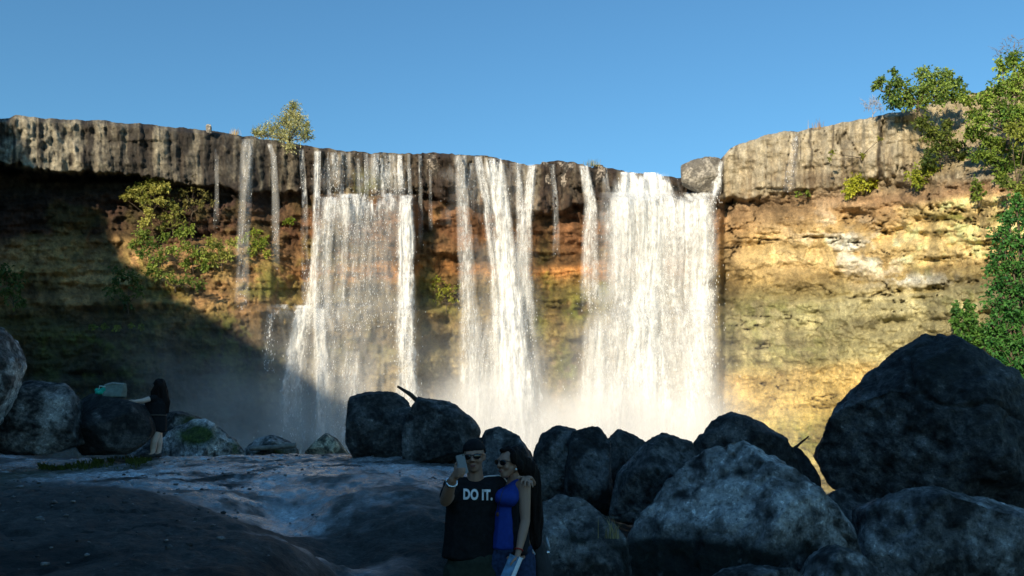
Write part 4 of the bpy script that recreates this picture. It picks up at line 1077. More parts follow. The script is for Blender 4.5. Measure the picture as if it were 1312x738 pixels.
for i, (lab, base, cl, out_, lf, dn, A_, B_) in enumerate([
    ('yellow-green bush hanging under the cap rock on the left cliff', (192, 288), [(196, 234, 9, 0), (182, 242, 11, 0), (170, 248, 10, 0), (200, 246, 12, 0), (160, 254, 6, 0), (186, 258, 10, 0), (206, 258, 8, 0), (190, 272, 9, -.2), (186, 286, 8, -.2), (212, 240, 8, 0)], 1.4, .19, 1.9, lin((116, 126, 52)), lin((198, 192, 104))),
    ('dull olive bush between two trickles under the left cap rock', (245, 280), [(236, 244, 10, 0), (250, 238, 11, 0), (262, 250, 9, 0), (240, 260, 10, 0), (256, 262, 8, 0), (272, 260, 6, 0)], .9, .23, .9, lin((70, 74, 36)), lin((146, 138, 78))),
    ('green creeper spreading over the tan rock below the yellow-green bush', (205, 345), [(182, 302, 11, 0), (194, 314, 12, 0), (184, 326, 11, 0), (206, 330, 11, -.2), (222, 322, 10, -.2), (196, 342, 9, -.2), (172, 314, 7, 0), (212, 304, 7, 0)], 1.0, .18, 1.5, lin((76, 112, 46)), lin((158, 172, 78))),
    ('mid-green bush beside the creeper on the tan rock', (248, 348), [(232, 300, 10, 0), (244, 294, 8, 0), (240, 318, 10, 0), (254, 328, 10, -.2), (262, 340, 9, -.2), (238, 338, 9, -.2)], .9, .18, 1.5, lin((84, 116, 44)), lin((166, 178, 80))),
    ('bright green bush behind the thin dotted trickle', (330, 332), [(316, 306, 9, 0), (328, 300, 9, 0), (336, 312, 10, 0), (324, 322, 9, -.2), (342, 324, 7, 0), (304, 312, 7, 0)], .6, .22, 1.1, lin((104, 128, 42)), lin((176, 180, 76))),
    ('pale green creeper on the tan rock between the mid-green bush and the dotted trickle', (285, 345), [(268, 310, 9, 0), (280, 318, 10, 0), (290, 328, 9, 0), (274, 334, 9, -.2), (296, 312, 7, 0), (264, 326, 8, 0)], .8, .18, 1.4, lin((96, 116, 48)), lin((176, 176, 88))),
    ('sparse shrub hanging just right of the yellow-green bush', (222, 300), [(218, 262, 9, 0), (226, 272, 10, 0), (216, 282, 10, 0), (230, 288, 9, 0), (208, 292, 8, 0)], 1.0, .18, 1.2, lin((88, 104, 46)), lin((170, 168, 88))),
    ('low green growth at the lower edge of the tan rock, at the shadow line', (225, 372), [(205, 352, 9, 0), (220, 358, 10, 0), (238, 360, 10, 0), (254, 364, 9, 0), (190, 350, 8, 0)], .8, .18, 1.3, lin((74, 104, 44)), lin((150, 162, 74))),
    ('small green tuft right of the trickle under the shrub', (371, 290), [(368, 284, 5, 0), (375, 284, 4, 0)], .6, .2, 1.6, lin((92, 118, 34)), lin((150, 164, 60))),
    ('shaded bush low on the dark left cliff', (165, 400), [(150, 352, 12, 0), (166, 358, 13, 0), (178, 372, 11, 0), (146, 374, 12, 0), (160, 386, 11, 0)], .9, .25, 1.0, lin((60, 84, 42)), lin((110, 122, 60))),
    ('shaded bush at the far left of the dark cliff', (20, 400), [(8, 350, 13, 0), (22, 360, 12, 0), (10, 376, 14, 0), (-8, 366, 16, 0), (26, 388, 9, 0)], 1.0, .25, 1.0, lin((60, 84, 42)), lin((110, 122, 60))),
    ('low weeds on the ledge of the dark left cliff', (160, 425), [(118, 420, 5, 0), (134, 418, 5, 0), (150, 419, 5, 0), (166, 418, 5, 0), (180, 419, 5, 0)], 1.0, .2, 1.2, lin((90, 106, 44)), lin((150, 158, 70))),
    ('yellow-green fern on the wet wall left of the middle fall', (572, 398), [(560, 362, 8, 0), (572, 372, 10, 0), (562, 382, 8, 0), (580, 386, 7, 0), (586, 370, 6, 0)], .4, .2, .9, lin((96, 106, 36)), lin((168, 168, 60))),
]):
    plant('bush', lab, 'bush', base, cl, cy_(base[0], base[1], out_), lf, dn, A_, B_, 240 + i, G5, trunk_r=.04)


def tuft(name, label, px, py, Y, h, n, spread, colA, colB, seed, group=None, bend=.5, wdt=.012):
    """Grass blades rooted at one spot; each blade is a bent tapered strip."""
    g = np.random.default_rng(seed)
    b0 = P(px, py, Y)
    V = []; F = []; C = []
    for i in range(n):
        p = b0 + np.array([g.normal(0, spread), g.normal(0, spread * .6), 0])
        an = g.uniform(0, 6.28); dr = np.array([math.cos(an), math.sin(an), 0]) * bend * g.uniform(.2, 1)
        sd = np.array([-math.sin(an), math.cos(an), 0]); hh = h * g.uniform(.5, 1.1)
        c = colA + (colB - colA) * g.random()
        k0 = len(V)
        for t in (0, .4, .75, 1.0):
            q = p + np.array([0, 0, hh * (t - .25 * bend * t * t)]) + dr * hh * t * t
            ww = wdt * (1 - t * .85)
            V += [q - sd * ww, q + sd * ww]; C += [c, c]
        for s in range(3):
            F.append((k0 + 2 * s, k0 + 2 * s + 1, k0 + 2 * s + 3, k0 + 2 * s + 2))
    o = mesh_np(name, np.array(V), np.array(F), M_leaf, None, b0, smooth=False, colors=np.array(C))
    return tag(o, label, 'grass', group)


tuft('grass_tuft', 'dry straw-coloured grass tuft on the low bluish rock', 784, 690, 6.9, .20, 40, .03, lin((120, 108, 66)), lin((190, 175, 120)), 301, bend=.7, wdt=.0035)
tuft('grass_tuft', 'short grass tuft on the rim between the middle and widest falls', 758, 213, cy_(758, 216, -.3), .8, 60, .35, lin((120, 116, 60)), lin((180, 168, 90)), 302, 'grass tufts on the cliff rim', wdt=.03)
tuft('grass_tuft', 'wispy pale grass on the rim left of the shrub', 302, 173, cy_(302, 176, -.2), .7, 30, .2, lin((190, 160, 110)), lin((220, 200, 150)), 303, 'grass tufts on the cliff rim', wdt=.03)
tuft('grass_tuft', 'dry reddish grass tuft on the right rim above the short grey trickle', 1048, 166, cy_(1048, 172, -.3), 1.0, 40, .3, lin((150, 120, 90)), lin((200, 180, 140)), 304, 'grass tufts on the cliff rim', wdt=.025)

# low mossy grass at the foot of the rounded boulder
g = np.random.default_rng(77)
V = []; F = []; C = []
for i in range(3600):
    px = g.uniform(62, 202); 
    if 95 < px < 128 and g.random() < .6: continue
    Yp = g.normal(15.3, .3) if px < 130 else g.normal(15.75, .35)
    if fbm(px * .06, Yp * 2.0, 0, 3, 5) < -.05: continue
    X = (px - CX) / FPX * Yp * 1.0
    z = float(np.interp(0, [0], [0]))
    V.append((X, Yp)); C.append(lin((40, 52, 18)) + (lin((88, 98, 36)) - lin((40, 52, 18))) * g.random())
XY = np.array(V); Z = ground_z(XY[:, 0], XY[:, 1])
V2 = []; C2 = []; F2 = []
for (x, y), z, c in zip(XY, Z, C):
    an = g.uniform(0, 6.28); h = g.uniform(.03, .09); dx, dy = math.cos(an) * .05, math.sin(an) * .05
    k = len(V2)
    V2 += [(x - .009, y, z - .01), (x + .009, y, z - .01), (x + dx * .6 + .006, y + dy * .6, z + h * .7), (x + dx, y + dy, z + h)]
    C2 += [c] * 4; F2.append((k, k + 1, k + 2, k + 3))
gr = mesh_np('grass', V2, F2, M_leaf, None, (XY[:, 0].mean(), XY[:, 1].mean(), Z.mean()), smooth=False, colors=np.array(C2))
tag(gr, 'short mossy grass at the foot of the rounded boulder', 'grass', kind='stuff')

g = np.random.default_rng(91)
n = 1500
gxp = g.uniform(-6.5, .6, n); gyp = g.uniform(5.2, 17.0, n)
kk = fbm(gxp * .8, gyp * .8, 0, 3, 92) > -.02; gxp, gyp = gxp[kk], gyp[kk]; n = len(gxp)
gzp = ground_z(gxp, gyp); rr_ = .006 + .022 * g.random(n) ** 3
ico1 = unit_ico(1); bmi = bmesh.new(); bmesh.ops.create_icosphere(bmi, subdivisions=1, radius=1.0); f1 = np.array([[v.index for v in f.verts] for f in bmi.faces]); bmi.free()
PV = np.stack([gxp, gyp, gzp + rr_ * .25], 1)[:, None, :] + ico1[None] * (rr_[:, None, None] * g.uniform(.7, 1.3, (n, len(ico1), 1))) * np.array([1.2, 1.0, .7])
PF = f1[None] + len(ico1) * np.arange(n)[:, None, None]
PC = np.repeat((.04 + .13 * g.random(n) ** 2)[:, None] * np.array([[1.02, 1.0, .96]]), len(ico1), axis=0)
gv = mesh_np('gravel', PV.reshape(-1, 3), PF.reshape(-1, 3), M_ground, None, (-3, 11, 1), smooth=False, colors=PC)
tag(gv, 'loose grit and small pebbles scattered on the rock slab', 'gravel', kind='stuff')

# ------------------------------------------------------------------ people
M_skin = plain_mat('skin', (0.36, 0.20, 0.135), 0.5, 0.4, noise=0.06, sc=18)
M_skin2 = plain_mat('skin_fair', (0.56, 0.40, 0.32), 0.5, 0.4, noise=0.06, sc=18)
M_black = plain_mat('black_cotton', (0.012, 0.012, 0.013), 0.9, 0.15, noise=0.3, sc=40, bump=0.004)
M_short = plain_mat('dark_olive_cotton', (0.03, 0.036, 0.026), 0.9, 0.15, noise=0.2, sc=40, bump=0.004)
M_vest = plain_mat('black_vest_cloth', (0.014, 0.014, 0.016), 0.85, 0.2, noise=0.3, sc=40, bump=0.004)
M_blue = plain_mat('royal_blue_cloth', (0.012, 0.042, 0.26), 0.75, 0.3, noise=0.12, sc=30, bump=0.004)
M_denim = plain_mat('denim', (0.022, 0.038, 0.085), 0.85, 0.2, noise=0.45, sc=45, bump=0.003)
M_hair = plain_mat('dark_hair', (0.010, 0.006, 0.005), 0.7, 0.15, noise=0.5, sc=60, bump=0.01)
M_lens = plain_mat('sunglass_lens', (0.006, 0.006, 0.007), 0.12, 0.6, noise=0.0)
M_frame = plain_mat('sunglass_frame', (0.02, 0.015, 0.012), 0.3, 0.5, noise=0.0)
M_print = plain_mat('white_print', (0.80, 0.80, 0.80), 0.7, 0.2, noise=0.08, sc=60)
M_silver = plain_mat('silver', (0.75, 0.75, 0.77), 0.25, 0.5, noise=0.05, metal=0.8)
M_phone = plain_mat('phone_grey', (0.17, 0.185, 0.20), 0.35, 0.5, noise=0.05)
M_pearl = plain_mat('pearl', (0.8, 0.78, 0.74), 0.25, 0.6, noise=0.02)
M_red = plain_mat('red_cord', (0.35, 0.03, 0.02), 0.7, 0.3, noise=0.2)
M_lip = plain_mat('lips', (0.21, 0.085, 0.07), 0.45, 0.4, noise=0.05)
M_shoe = plain_mat('dark_shoes', (0.03, 0.03, 0.03), 0.6, 0.3, noise=0.2)


class Body:
    """Overlapping rounded volumes, grown into one skin by remeshing."""
    def __init__(self):
        self.V = []; self.F = []; self.n = 0

    def _add(self, pts):
        V, F = hull_pts(pts)
        self.V.append(V); self.F.append(F + self.n); self.n += len(V)

    def limb(self, *nodes):
        """nodes: (point, radius or (rx, ry, rz)); consecutive nodes are joined."""
        pr = [(np.array(p, float), np.array(r if np.ndim(r) else (r, r, r), float)) for p, r in nodes]
        if len(pr) == 1:
            self._add(pr[0][0] + ICO2 * pr[0][1])
        for (a, ra), (b, rb) in zip(pr[:-1], pr[1:]):
            self._add(np.concatenate([a + ICO2 * ra, b + ICO2 * rb]))
        return self

    def rot(self, Rm, c, i0=0):
        for k in range(i0, len(self.V)):
            self.V[k] = (self.V[k] - c) @ np.array(Rm).T + c

    def build(self, name, mat, parent, vox=0.0065, smooth=2, wrinkle=0.0, seed=0, wf=(9, 9, 7)):
        V, F = voxel(np.concatenate(self.V), np.concatenate(self.F), vox)
        V = smooth_np(V, F, smooth)
        if wrinkle:
            nn = normals_np(V, F)
            V = V + nn * (wrinkle * fbm(V[:, 0] * wf[0] + 3 * V[:, 2] * (wf[0] < 20), V[:, 1] * wf[1], V[:, 2] * wf[2], 3, seed))[:, None]
        return mesh_np(name, V, F, mat, parent, abs_loc(parent))


def rotz(a):
    return np.array(Matrix.Rotation(a, 3, 'Z'))


def rotm(yaw, pitch=0, roll=0):
    """Head turn: yaw about the vertical (positive turns the face toward image left), nod and tilt."""
    return np.array(Matrix.Rotation(-yaw, 3, 'Z') @ Matrix.Rotation(roll, 3, 'Y') @ Matrix.Rotation(pitch, 3, 'X'))


def head(b, c, Rm, s=1.0, beard=False):
    """A head about c facing local -Y; s scales a 0.235 m tall head."""
    i0 = len(b.V); c = np.array(c, float)
    H = lambda *nodes: b.limb(*[(c + np.array(p) * s, np.array(r if np.ndim(r) else (r, r, r)) * s) for p, r in nodes])
    H(((0, .012, .030), (.074, .090, .086)))
    H(((0, -.030, .020), (.062, .056, .070)), ((0, -.046, -.085), (.026, .022, .020)))
    H(((0, -.01, -.03), (.062, .060, .05)), ((0, -.040, -.080), (.036, .034, .026)))
    H(((-.036, -.062, -.022), .022)); H(((.036, -.062, -.022), .022))
    H(((0, -.084, .022), (.009, .010, .012)), ((0, -.103, -.018), (.011, .012, .010)))
    H(((-.013, -.090, -.022), .010)); H(((.013, -.090, -.022), .010))
    H(((-.032, -.076, .030), (.022, .010, .009)), ((.032, -.076, .030), (.022, .010, .009)))
    H(((0, -.077, -.050), (.022, .010, .008))); H(((0, -.075, -.063), (.019, .010, .008)))
    for sx in (-1, 1):
        H(((sx * .074, .012, -.005), (.008, .017, .028)), ((sx * .072, .004, -.022), (.007, .010, .012)))
    b.rot(Rm, c, i0)


def head_pt(c, Rm, p, s=1.0):
    return np.array(c, float) + np.array(Rm) @ (np.array(p, float) * s)


def sunglasses(parent, c, Rm, s=1.0, ry=.021, rx=.029):
    root = Body()
    pt = lambda p: head_pt(c, Rm, p, s)
    fr = Body()
    for sx in (-1, 1):
        fr.limb((pt((sx * .006, -.100, .020)), .0035 * s), (pt((sx * .034, -.098, .022)), .004 * s), (pt((sx * .064, -.080, .020)), .004 * s), (pt((sx * .077, .005, .010)), .0035 * s))
    fr.limb((pt((-.008, -.101, .018)), .004 * s), (pt((.008, -.101, .018)), .004 * s))
    o = fr.build('sunglasses', M_frame, parent, .0035, 1)
    for sx in (-1, 1):
        lb = Body()
        q = ICO3 * np.array([rx, .006, ry]) * s
        q = q @ rotz(sx * .22).T
        q = (np.array((sx * .035, -.0955, .008)) * s + q) @ np.array(Rm).T + np.array(c)
        lb._add(q)
        lb.build('lens', M_lens, o, .0035, 1)
    return o


def finger(b, base, d1, d2, L, r):
    base = np.array(base, float); d1 = np.array(d1, float); d2 = np.array(d2, float)
    d1 /= np.linalg.norm(d1); d2 /= np.linalg.norm(d2)
    m_ = (d1 + d2); m_ /= np.linalg.norm(m_)
    p1 = base + d1 * L * .42; p2 = p1 + m_ * L * .33; p3 = p2 + d2 * L * .25
    b.limb((base, r), (p1, r * .95), (p2, r * .88), (p3, r * .75))


# ---- the man taking the picture
YM = 6.2
Q = lambda px, py, dy=0.0, Y=YM: P(px, py, Y + dy)
gz = lambda p: float(ground_z(p[0], p[1]))
mc = Q(606, 650); mg = gz(mc)
man = thing('person', (mc[0], mc[1], mg), 'man in a black printed t-shirt and black cap holding up a phone', 'person', 'embracing couple posing in front of the boulders')
hc = Q(607.5, 585.5, -.02); RmM = rotm(R(6), R(2), R(-4))
b = Body()
head(b, hc, RmM, 1.0)
b.limb((Q(608, 598, .01), .056), (Q(609, 613, .02), .060), (Q(609, 622, .03), (.085, .06, .05)))
shR = Q(580, 624, .02); shL = Q(639, 622, .04)
b.limb((shR, .062), (Q(609, 626, .03), (.10, .075, .07)), (shL, .062))
b.limb((Q(607, 638, .02), (.165, .105, .10)), (Q(605, 668, .02), (.15, .10, .08)), (Q(603, 700, .02), (.155, .105, .09)))
elR = Q(571, 641, -.24); wrR = Q(580, 614, -.42)
b.limb((shR, .058), ((shR + elR) / 2, .05), (elR, .043)); b.limb((elR, .043), (elR * .6 + wrR * .4, .042), (wrR, .029))
elL = Q(668, 643, .20); wrL = Q(682, 619, .055)
b.limb((shL, .058), ((shL + elL) / 2, .05), (elL, .043)); b.limb((elL, .043), (elL * .6 + wrL * .4, .042), (wrL, .030))
# right hand round the phone
palm = Q(586.5, 605, -.45)
b.limb((wrR, (.028, .022, .028)), (palm, (.026, .020, .036)))
phc = Q(592.0, 595, -.475)
for k, (yy, L_) in enumerate(((600.5, .070), (604.0, .074), (607.6, .070), (611.0, .058))):
    finger(b, Q(585.5 - k * .3, yy, -.462), (.5, -.75, .05), (.95, .35, .03), L_, .0088)
finger(b, Q(583.5, 604, -.44), (-.1, -.1, .9), (.5, .1, .85), .062, .0105)
# left hand on her shoulder
hl = Q(677, 612.5, -.055)
b.limb((wrL, (.028, .026, .022)), (hl, (.034, .036, .018)))
for k in range(4):
    finger(b, hl + np.array([-.036 + .019 * k, -.030 - .004 * k, .004 - .008 * k]), (-.25 + .12 * k, -.75, -.35), (-.2 + .1 * k, -.35, -.95), (.066, .074, .070, .056)[k], .0092)
finger(b, hl + np.array([-.030, .0, .006]), (-.9, -.35, .05), (-.75, -.6, -.25), .058, .0105)
# legs and feet
for sx in (-1, 1):
    hip = np.array([mc[0] + sx * .095, mc[1] + .02, mg + .86]); kn = np.array([mc[0] + sx * .12, mc[1] - .01, mg + .48]); an = np.array([mc[0] + sx * .13, mc[1] + .03, mg + .09])
    b.limb((hip, .095), (kn, .062)); b.limb((kn, .062), (kn * .65 + an * .35 + np.array([0, .02, 0]), .06), (an, .042)); b.limb((an, .042), (an + np.array([sx * .02, -.15, -.055]), (.04, .06, .03)))
b.limb((np.array([mc[0], mc[1] + .02, mg + .88]), (.16, .10, .10)))
b.build('body', M_skin, man, .0065, 1)
# clothing
sh = Body()
sh.limb((shR + np.array([.005, 0, -.004]), .073), (Q(592, 619, .03), (.06, .06, .045)), (Q(609, 625, .022), (.128, .100, .058)), (Q(628, 618, .045), (.06, .06, .045)), (shL, .074))
sh.limb((shR, .073), (Q(575, 634, -.11), .068))
sh.limb((shL, .073), ((shL + elL) / 2, .066))
sh.limb((Q(607, 636, .02), (.186, .125, .10)), (Q(604, 662, .02), (.188, .128, .08)), (Q(601.5, 690, .02), (.190, .132, .06)), (Q(601, 712, .02), (.196, .136, .035)))
sh.limb((Q(580, 630, .02), (.07, .09, .08)), (Q(590, 650, .02), (.10, .11, .08)))
sh.limb((Q(590, 628, .015), (.07, .100, .05)), (Q(628, 626, .015), (.085, .110, .055)), (Q(612, 655, .02), (.15, .125, .08)))
tsh = sh.build('t_shirt', M_black, man, .0075, 2, wrinkle=.011, seed=4)
so = Body()
for sx in (-1, 1):
    so.limb((np.array([mc[0] + sx * .085, mc[1] + .02, mg + .82]), (.125, .115, .10)), (np.array([mc[0] + sx * .115, mc[1] + .005, mg + .50]), (.108, .105, .04)))
so.limb((np.array([mc[0], mc[1] + .02, mg + .90]), (.185, .135, .08)), (np.array([mc[0], mc[1] + .02, mg + .78]), (.17, .13, .08)))
so.build('shorts', M_short, man, .009, 2, wrinkle=.006, seed=5)
for sx in (-1, 1):
    an = np.array([mc[0] + sx * .13, mc[1] + .03, mg + .07])
    Body().limb((an + np.array([0, .03, -.02]), (.046, .06, .05)), (an + np.array([sx * .02, -.16, -.035]), (.048, .07, .036))).build('shoe', M_shoe, man, .008, 2)
cp = Body()
cap_c = head_pt(hc, RmM, (0, .014, .046))
q = ICO3 * np.array([.083, .099, .085]); q = q[q[:, 2] > -.018 + 0.14 * 0]
q = q @ RmM.T + cap_c
cp._add(q)
cp.limb((head_pt(hc, RmM, (-.074, .03, .03)), .014), (head_pt(hc, RmM, (0, .11, .02)), .018), (head_pt(hc, RmM, (.074, .03, .03)), .014))
cp.limb((head_pt(hc, RmM, (.03, .06, .110)), .022), (head_pt(hc, RmM, (.050, .08, .118)), .016))
cp.build('cap', M_black, man, .006, 2)
sunglasses(man, hc, RmM)
Body().limb((head_pt(hc, RmM, (-.017, -.086, -.051)), (.008, .005, .0035)), (head_pt(hc, RmM, (.017, -.086, -.051)), (.008, .005, .0035))).limb((head_pt(hc, RmM, (-.012, -.084, -.062)), (.008, .005, .004)), (head_pt(hc, RmM, (.012, -.084, -.062)), (.008, .005, .004))).build('lips', M_lip, man, .0035, 1)
# watch round the raised wrist
ax = (wrR - elR) / np.linalg.norm(wrR - elR)
def ring(name, c, axis, R_, r_, mat, parent):
    axis = axis / np.linalg.norm(axis); a = np.cross(axis, (.2, .9, .3)); a /= np.linalg.norm(a); bb = np.cross(axis, a)
    pth = [c + R_ * (math.cos(t) * a + math.sin(t) * bb) for t in np.linspace(0, 2 * math.pi, 25)]
    V, F = tube(pth, [r_] * 25, 8)
    return mesh_py(name, V, F, mat, parent, abs_loc(parent))
wt = ring('watch', wrR - ax * .035, ax, .034, .009, M_silver, man)
Body().limb((wrR - ax * .035 + np.array([-.034, -.012, .012]), (.010, .020, .018))).build('watch_face', M_silver, wt, .004, 1)
# white piping along the shoulder seam
dgp = bpy.context.evaluated_depsgraph_get()
def bvh_of(o):
    me = o.data; M0 = abs_loc(o)
    return BVHTree.FromPolygons([tuple(np.array(v.co) + M0) for v in me.vertices], [tuple(p.vertices) for p in me.polygons])
tb = bvh_of(tsh)
seam = []
for t in np.linspace(0, 1, 14):
    p0 = Q(617 + 35 * t, 596, .045 - .02 * t); hit = tb.ray_cast(Vector(p0), Vector((0, 0, -1)))[0]
    if hit is not None: seam.append(np.array(hit) + np.array([0, 0, .002]))
V, F = tube(seam, [.0055] * len(seam), 6); mesh_py('shoulder_stripe', V, F, M_print, tsh, abs_loc(tsh))
# lettering on the chest
def lettering(txt, center, width, height, tree, parent, mat, name='lettering'):
    cu = bpy.data.curves.new('txt', 'FONT'); cu.body = txt; cu.align_x = 'CENTER'; cu.align_y = 'CENTER'; cu.offset = 0.045; cu.resolution_u = 4; cu.space_character = 1.06
    to = bpy.data.objects.new('txt', cu); COL.objects.link(to)
    dg = bpy.context.evaluated_depsgraph_get()
    me = bpy.data.meshes.new_from_object(to.evaluated_get(dg))
    bm = bmesh.new(); bm.from_mesh(me)
    bmesh.ops.triangulate(bm, faces=bm.faces[:])
    for _ in range(2):
        bmesh.ops.subdivide_edges(bm, edges=[e for e in bm.edges if e.calc_length() > .12], cuts=1, use_grid_fill=False)
        bmesh.ops.triangulate(bm, faces=bm.faces[:])
    V = np.array([v.co[:] for v in bm.verts]); F = [tuple(v.index for v in f.verts) for f in bm.faces]; bm.free()
    bpy.data.objects.remove(to); bpy.data.curves.remove(cu); bpy.data.meshes.remove(me)
    mn, mx_ = V.min(0), V.max(0); V = (V - (mn + mx_) / 2) / (mx_ - mn + 1e-9)
    out_ = []
    for v in V:
        p = np.array([center[0] + v[0] * width, center[1] - 1.0, center[2] + v[1] * height - .006 * v[0]])
        h = tree.ray_cast(Vector(p), Vector((0, 1, 0)))[0]
        out_.append(np.array(h) + np.array([0, -.0035, 0]) if h is not None else np.array([p[0], center[1], p[2]]))
    return mesh_py(name, np.array(out_), F, mat, parent, abs_loc(parent), smooth=False)
lettering('DO IT.', Q(613, 632.5), 0.205, 0.076, tb, tsh, M_print)

# the phone
def slab_box(name, c, ex, ey, ez, mat, parent=None, bevel=.004, label=None, cat=None):
    """ex, ey, ez: half-extent vectors."""
    b_ = bmesh.new(); bmesh.ops.create_cube(b_, size=2)
    M_ = Matrix((ex, ey, ez)).transposed()
    for v in b_.verts: v.co = M_ @ v.co
    bmesh.ops.bevel(b_, geom=b_.edges[:], offset=bevel, segments=2, affect='EDGES', clamp_overlap=True)
    V = np.array([v.co[:] for v in b_.verts]) + np.array(c); F = [tuple(v.index for v in f.verts) for f in b_.faces]; b_.free()
    o = mesh_py(name, V, F, mat, parent, abs_loc(parent) if parent is not None else c, smooth=False)
    if label: tag(o, label, cat)
    return o
pr = np.array(Matrix.Rotation(R(-14), 3, 'Y') @ Matrix.Rotation(R(22), 3, 'Z'))
phone = slab_box('phone', phc, pr @ (.031, 0, 0), pr @ (0, .0045, 0), pr @ (0, 0, .064), M_phone, None, .004, 'grey phone held up in the hand of the man in black', 'phone')
slab_box('camera_lens', phc + pr @ (.020, -.0052, .058), pr @ (.006, 0, 0), pr @ (0, .0012, 0), pr @ (0, 0, .006), M_lens, phone, .001)

# ---- the woman in blue
wc = Q(656, 690, .05); wg = gz(wc)
wom = thing('person', (wc[0], wc[1], wg), 'woman in a blue top, black vest and sunglasses with long dark hair', 'person', 'embracing couple posing in front of the boulders')
hw_ = Q(652.5, 594, -.02); RmW = rotm(R(48), R(-2), R(2))
b = Body(); head(b, hw_, RmW, .96)
b.limb((Q(657, 601, .02), .047), (Q(660, 616, .03), .050), (Q(659, 624, .04), (.08, .06, .04)))
wsL = Q(671.5, 622, -.045); wsR = Q(644, 626, .10)
b.limb((wsL, .048), (Q(659, 628, .04), (.08, .065, .055)), (wsR, .046))
b.limb((Q(655, 640, .04), (.125, .10, .085)), (Q(656, 668, .04), (.105, .085, .07)), (Q(656, 695, .05), (.135, .105, .07)), (Q(654, 712, .05), (.150, .115, .07)))
weL = Q(673, 668, -.085); wwL = Q(664.5, 706, -.17)
b.limb((wsL, .050), ((wsL + weL) / 2, .043), (weL, .035)); b.limb((weL, .036), (weL * .6 + wwL * .4, .035), (wwL, .023))
hh_ = Q(661.5, 717, -.19)
b.limb((wwL, (.022, .020, .022)), (hh_, (.018, .030, .034)))
for k in range(4):
    finger(b, hh_ + np.array([-.004, -.024 + .015 * k, -.030]), (-.25, -.1, -1), (-.75, -.05, -.6), (.060, .066, .062, .050)[k], .0078)
finger(b, hh_ + np.array([-.008, -.026, .010]), (-.55, -.55, -.5), (-.5, -.2, -.85), .055, .009)
weR = Q(640, 668, .16); wwR = Q(642, 700, .08)
b.limb((wsR, .046), (weR, .034)); b.limb((weR, .034), (wwR, .022), (Q(641, 716, .06), (.02, .03, .034)))
for sx in (-1, 1):
    hip = np.array([wc[0] - .01 + sx * .085, wc[1] + sx * .02, wg + .80]); kn = np.array([wc[0] + sx * .09, wc[1] - .02, wg + .44]); an = np.array([wc[0] + sx * .095, wc[1] + .02, wg + .08])
    b.limb((hip, .092), (kn, .055)); b.limb((kn, .055), (kn * .65 + an * .35 + np.array([0, .02, 0]), .052), (an, .035)); b.limb((an, .035), (an + np.array([-.03, -.13, -.05]), (.036, .05, .026)))
b.build('body', M_skin, wom, .0065, 1)
tp = Body()
tp.limb((Q(644, 637, -.045), .062), (Q(655, 638, -.055), .062))
tp.limb((Q(652, 634, .02), (.105, .085, .07)), (Q(651, 655, .03), (.105, .095, .06)), (Q(651, 700, .04), (.140, .128, .03)))
tp.limb((Q(645, 624, .05), (.032, .05, .03)), (Q(648, 636, .01), (.075, .09, .05))); tp.limb((Q(662, 616, .02), (.030, .055, .022)), (Q(657, 632, .0), (.085, .09, .05)))

tp.build('blue_top', M_blue, wom, .0075, 2, wrinkle=.004, seed=8)
ve = Body()
ve.limb((Q(667, 617, .02), (.032, .062, .024)), (Q(663, 640, .045), (.075, .137, .06)), (Q(663, 668, .05), (.075, .140, .06)), (Q(664, 706, .055), (.088, .155, .03)))
ve.build('vest', M_vest, wom, .0075, 2, wrinkle=.006, seed=9)
js = Body()
for sx in (-1, 1):
    js.limb((np.array([wc[0] - .01 + sx * .075, wc[1] + sx * .02 + .0, wg + .80]), (.108, .110, .09)), (np.array([wc[0] - .005 + sx * .088, wc[1] - .005, wg + .57]), (.092, .095, .03)))
js.limb((Q(655, 703, .05), (.162, .136, .07)))
js.build('denim_shorts', M_denim, wom, .009, 2, wrinkle=.004, seed=10)
for sx in (-1, 1):
    an = np.array([wc[0] + sx * .095, wc[1] + .02, wg + .06])
    Body().limb((an + np.array([0, .02, -.02]), (.038, .05, .04)), (an + np.array([-.03, -.14, -.03]), (.042, .06, .03))).build('shoe', M_shoe, wom, .008, 2)
ha = Body()
hp = lambda p: head_pt(hw_, RmW, p, .96)
ha.limb((hp((0, .030, .052)), (.086, .088, .082)))
ha.limb((hp((0, -.055, .098)), (.040, .022, .022)), (hp((0, .03, .085)), (.078, .06, .05)))
ha.limb((hp((.068, -.020, .055)), (.018, .030, .045)), (hp((.074, .045, -.01)), (.022, .035, .055)))
ha.limb((hp((0, .06, .02)), (.080, .065, .085)), (Q(677, 604, .09), (.085, .06, .07)), (Q(681, 632, .10), (.080, .055, .08)), (Q(684, 664, .11), (.072, .05, .08)), (Q(685, 695, .12), (.050, .04, .05)))
ho = ha.build('hair', M_hair, wom, .006, 1, wrinkle=.014, seed=11, wf=(38, 38, 3))
sunglasses(wom, hw_, RmW, .96, .022, .030)
Body().limb((hp((-.015, -.086, -.051)), (.007, .005, .0035)), (hp((.015, -.086, -.051)), (.007, .005, .0035))).limb((hp((-.011, -.084, -.062)), (.007, .005, .004)), (hp((.011, -.084, -.062)), (.007, .005, .004))).build('lips', M_lip, wom, .0035, 1)
Body().limb((hp((.082, -.004, -.036)), .0085)).build('earring', M_pearl, wom, .003, 1)
axw = (wwL - weL)
ring('bracelet', wwL + np.array([.001, .003, .008]), axw, .027, .005, M_red, wom)
# long pendant on a cord
pc = [Q(649, 618, -.03), Q(643, 632, -.125), Q(639, 648, -.105), Q(638, 655, -.10)]
V, F = tube(pc, [.002] * 4, 5); pn = mesh_py('necklace', V, F, M_frame, wom, abs_loc(wom))
Body().limb((Q(637.5, 659, -.10), (.013, .006, .018))).build('pendant', plain_mat('brown_pendant', (.09, .04, .03), .5), pn, .004, 1)

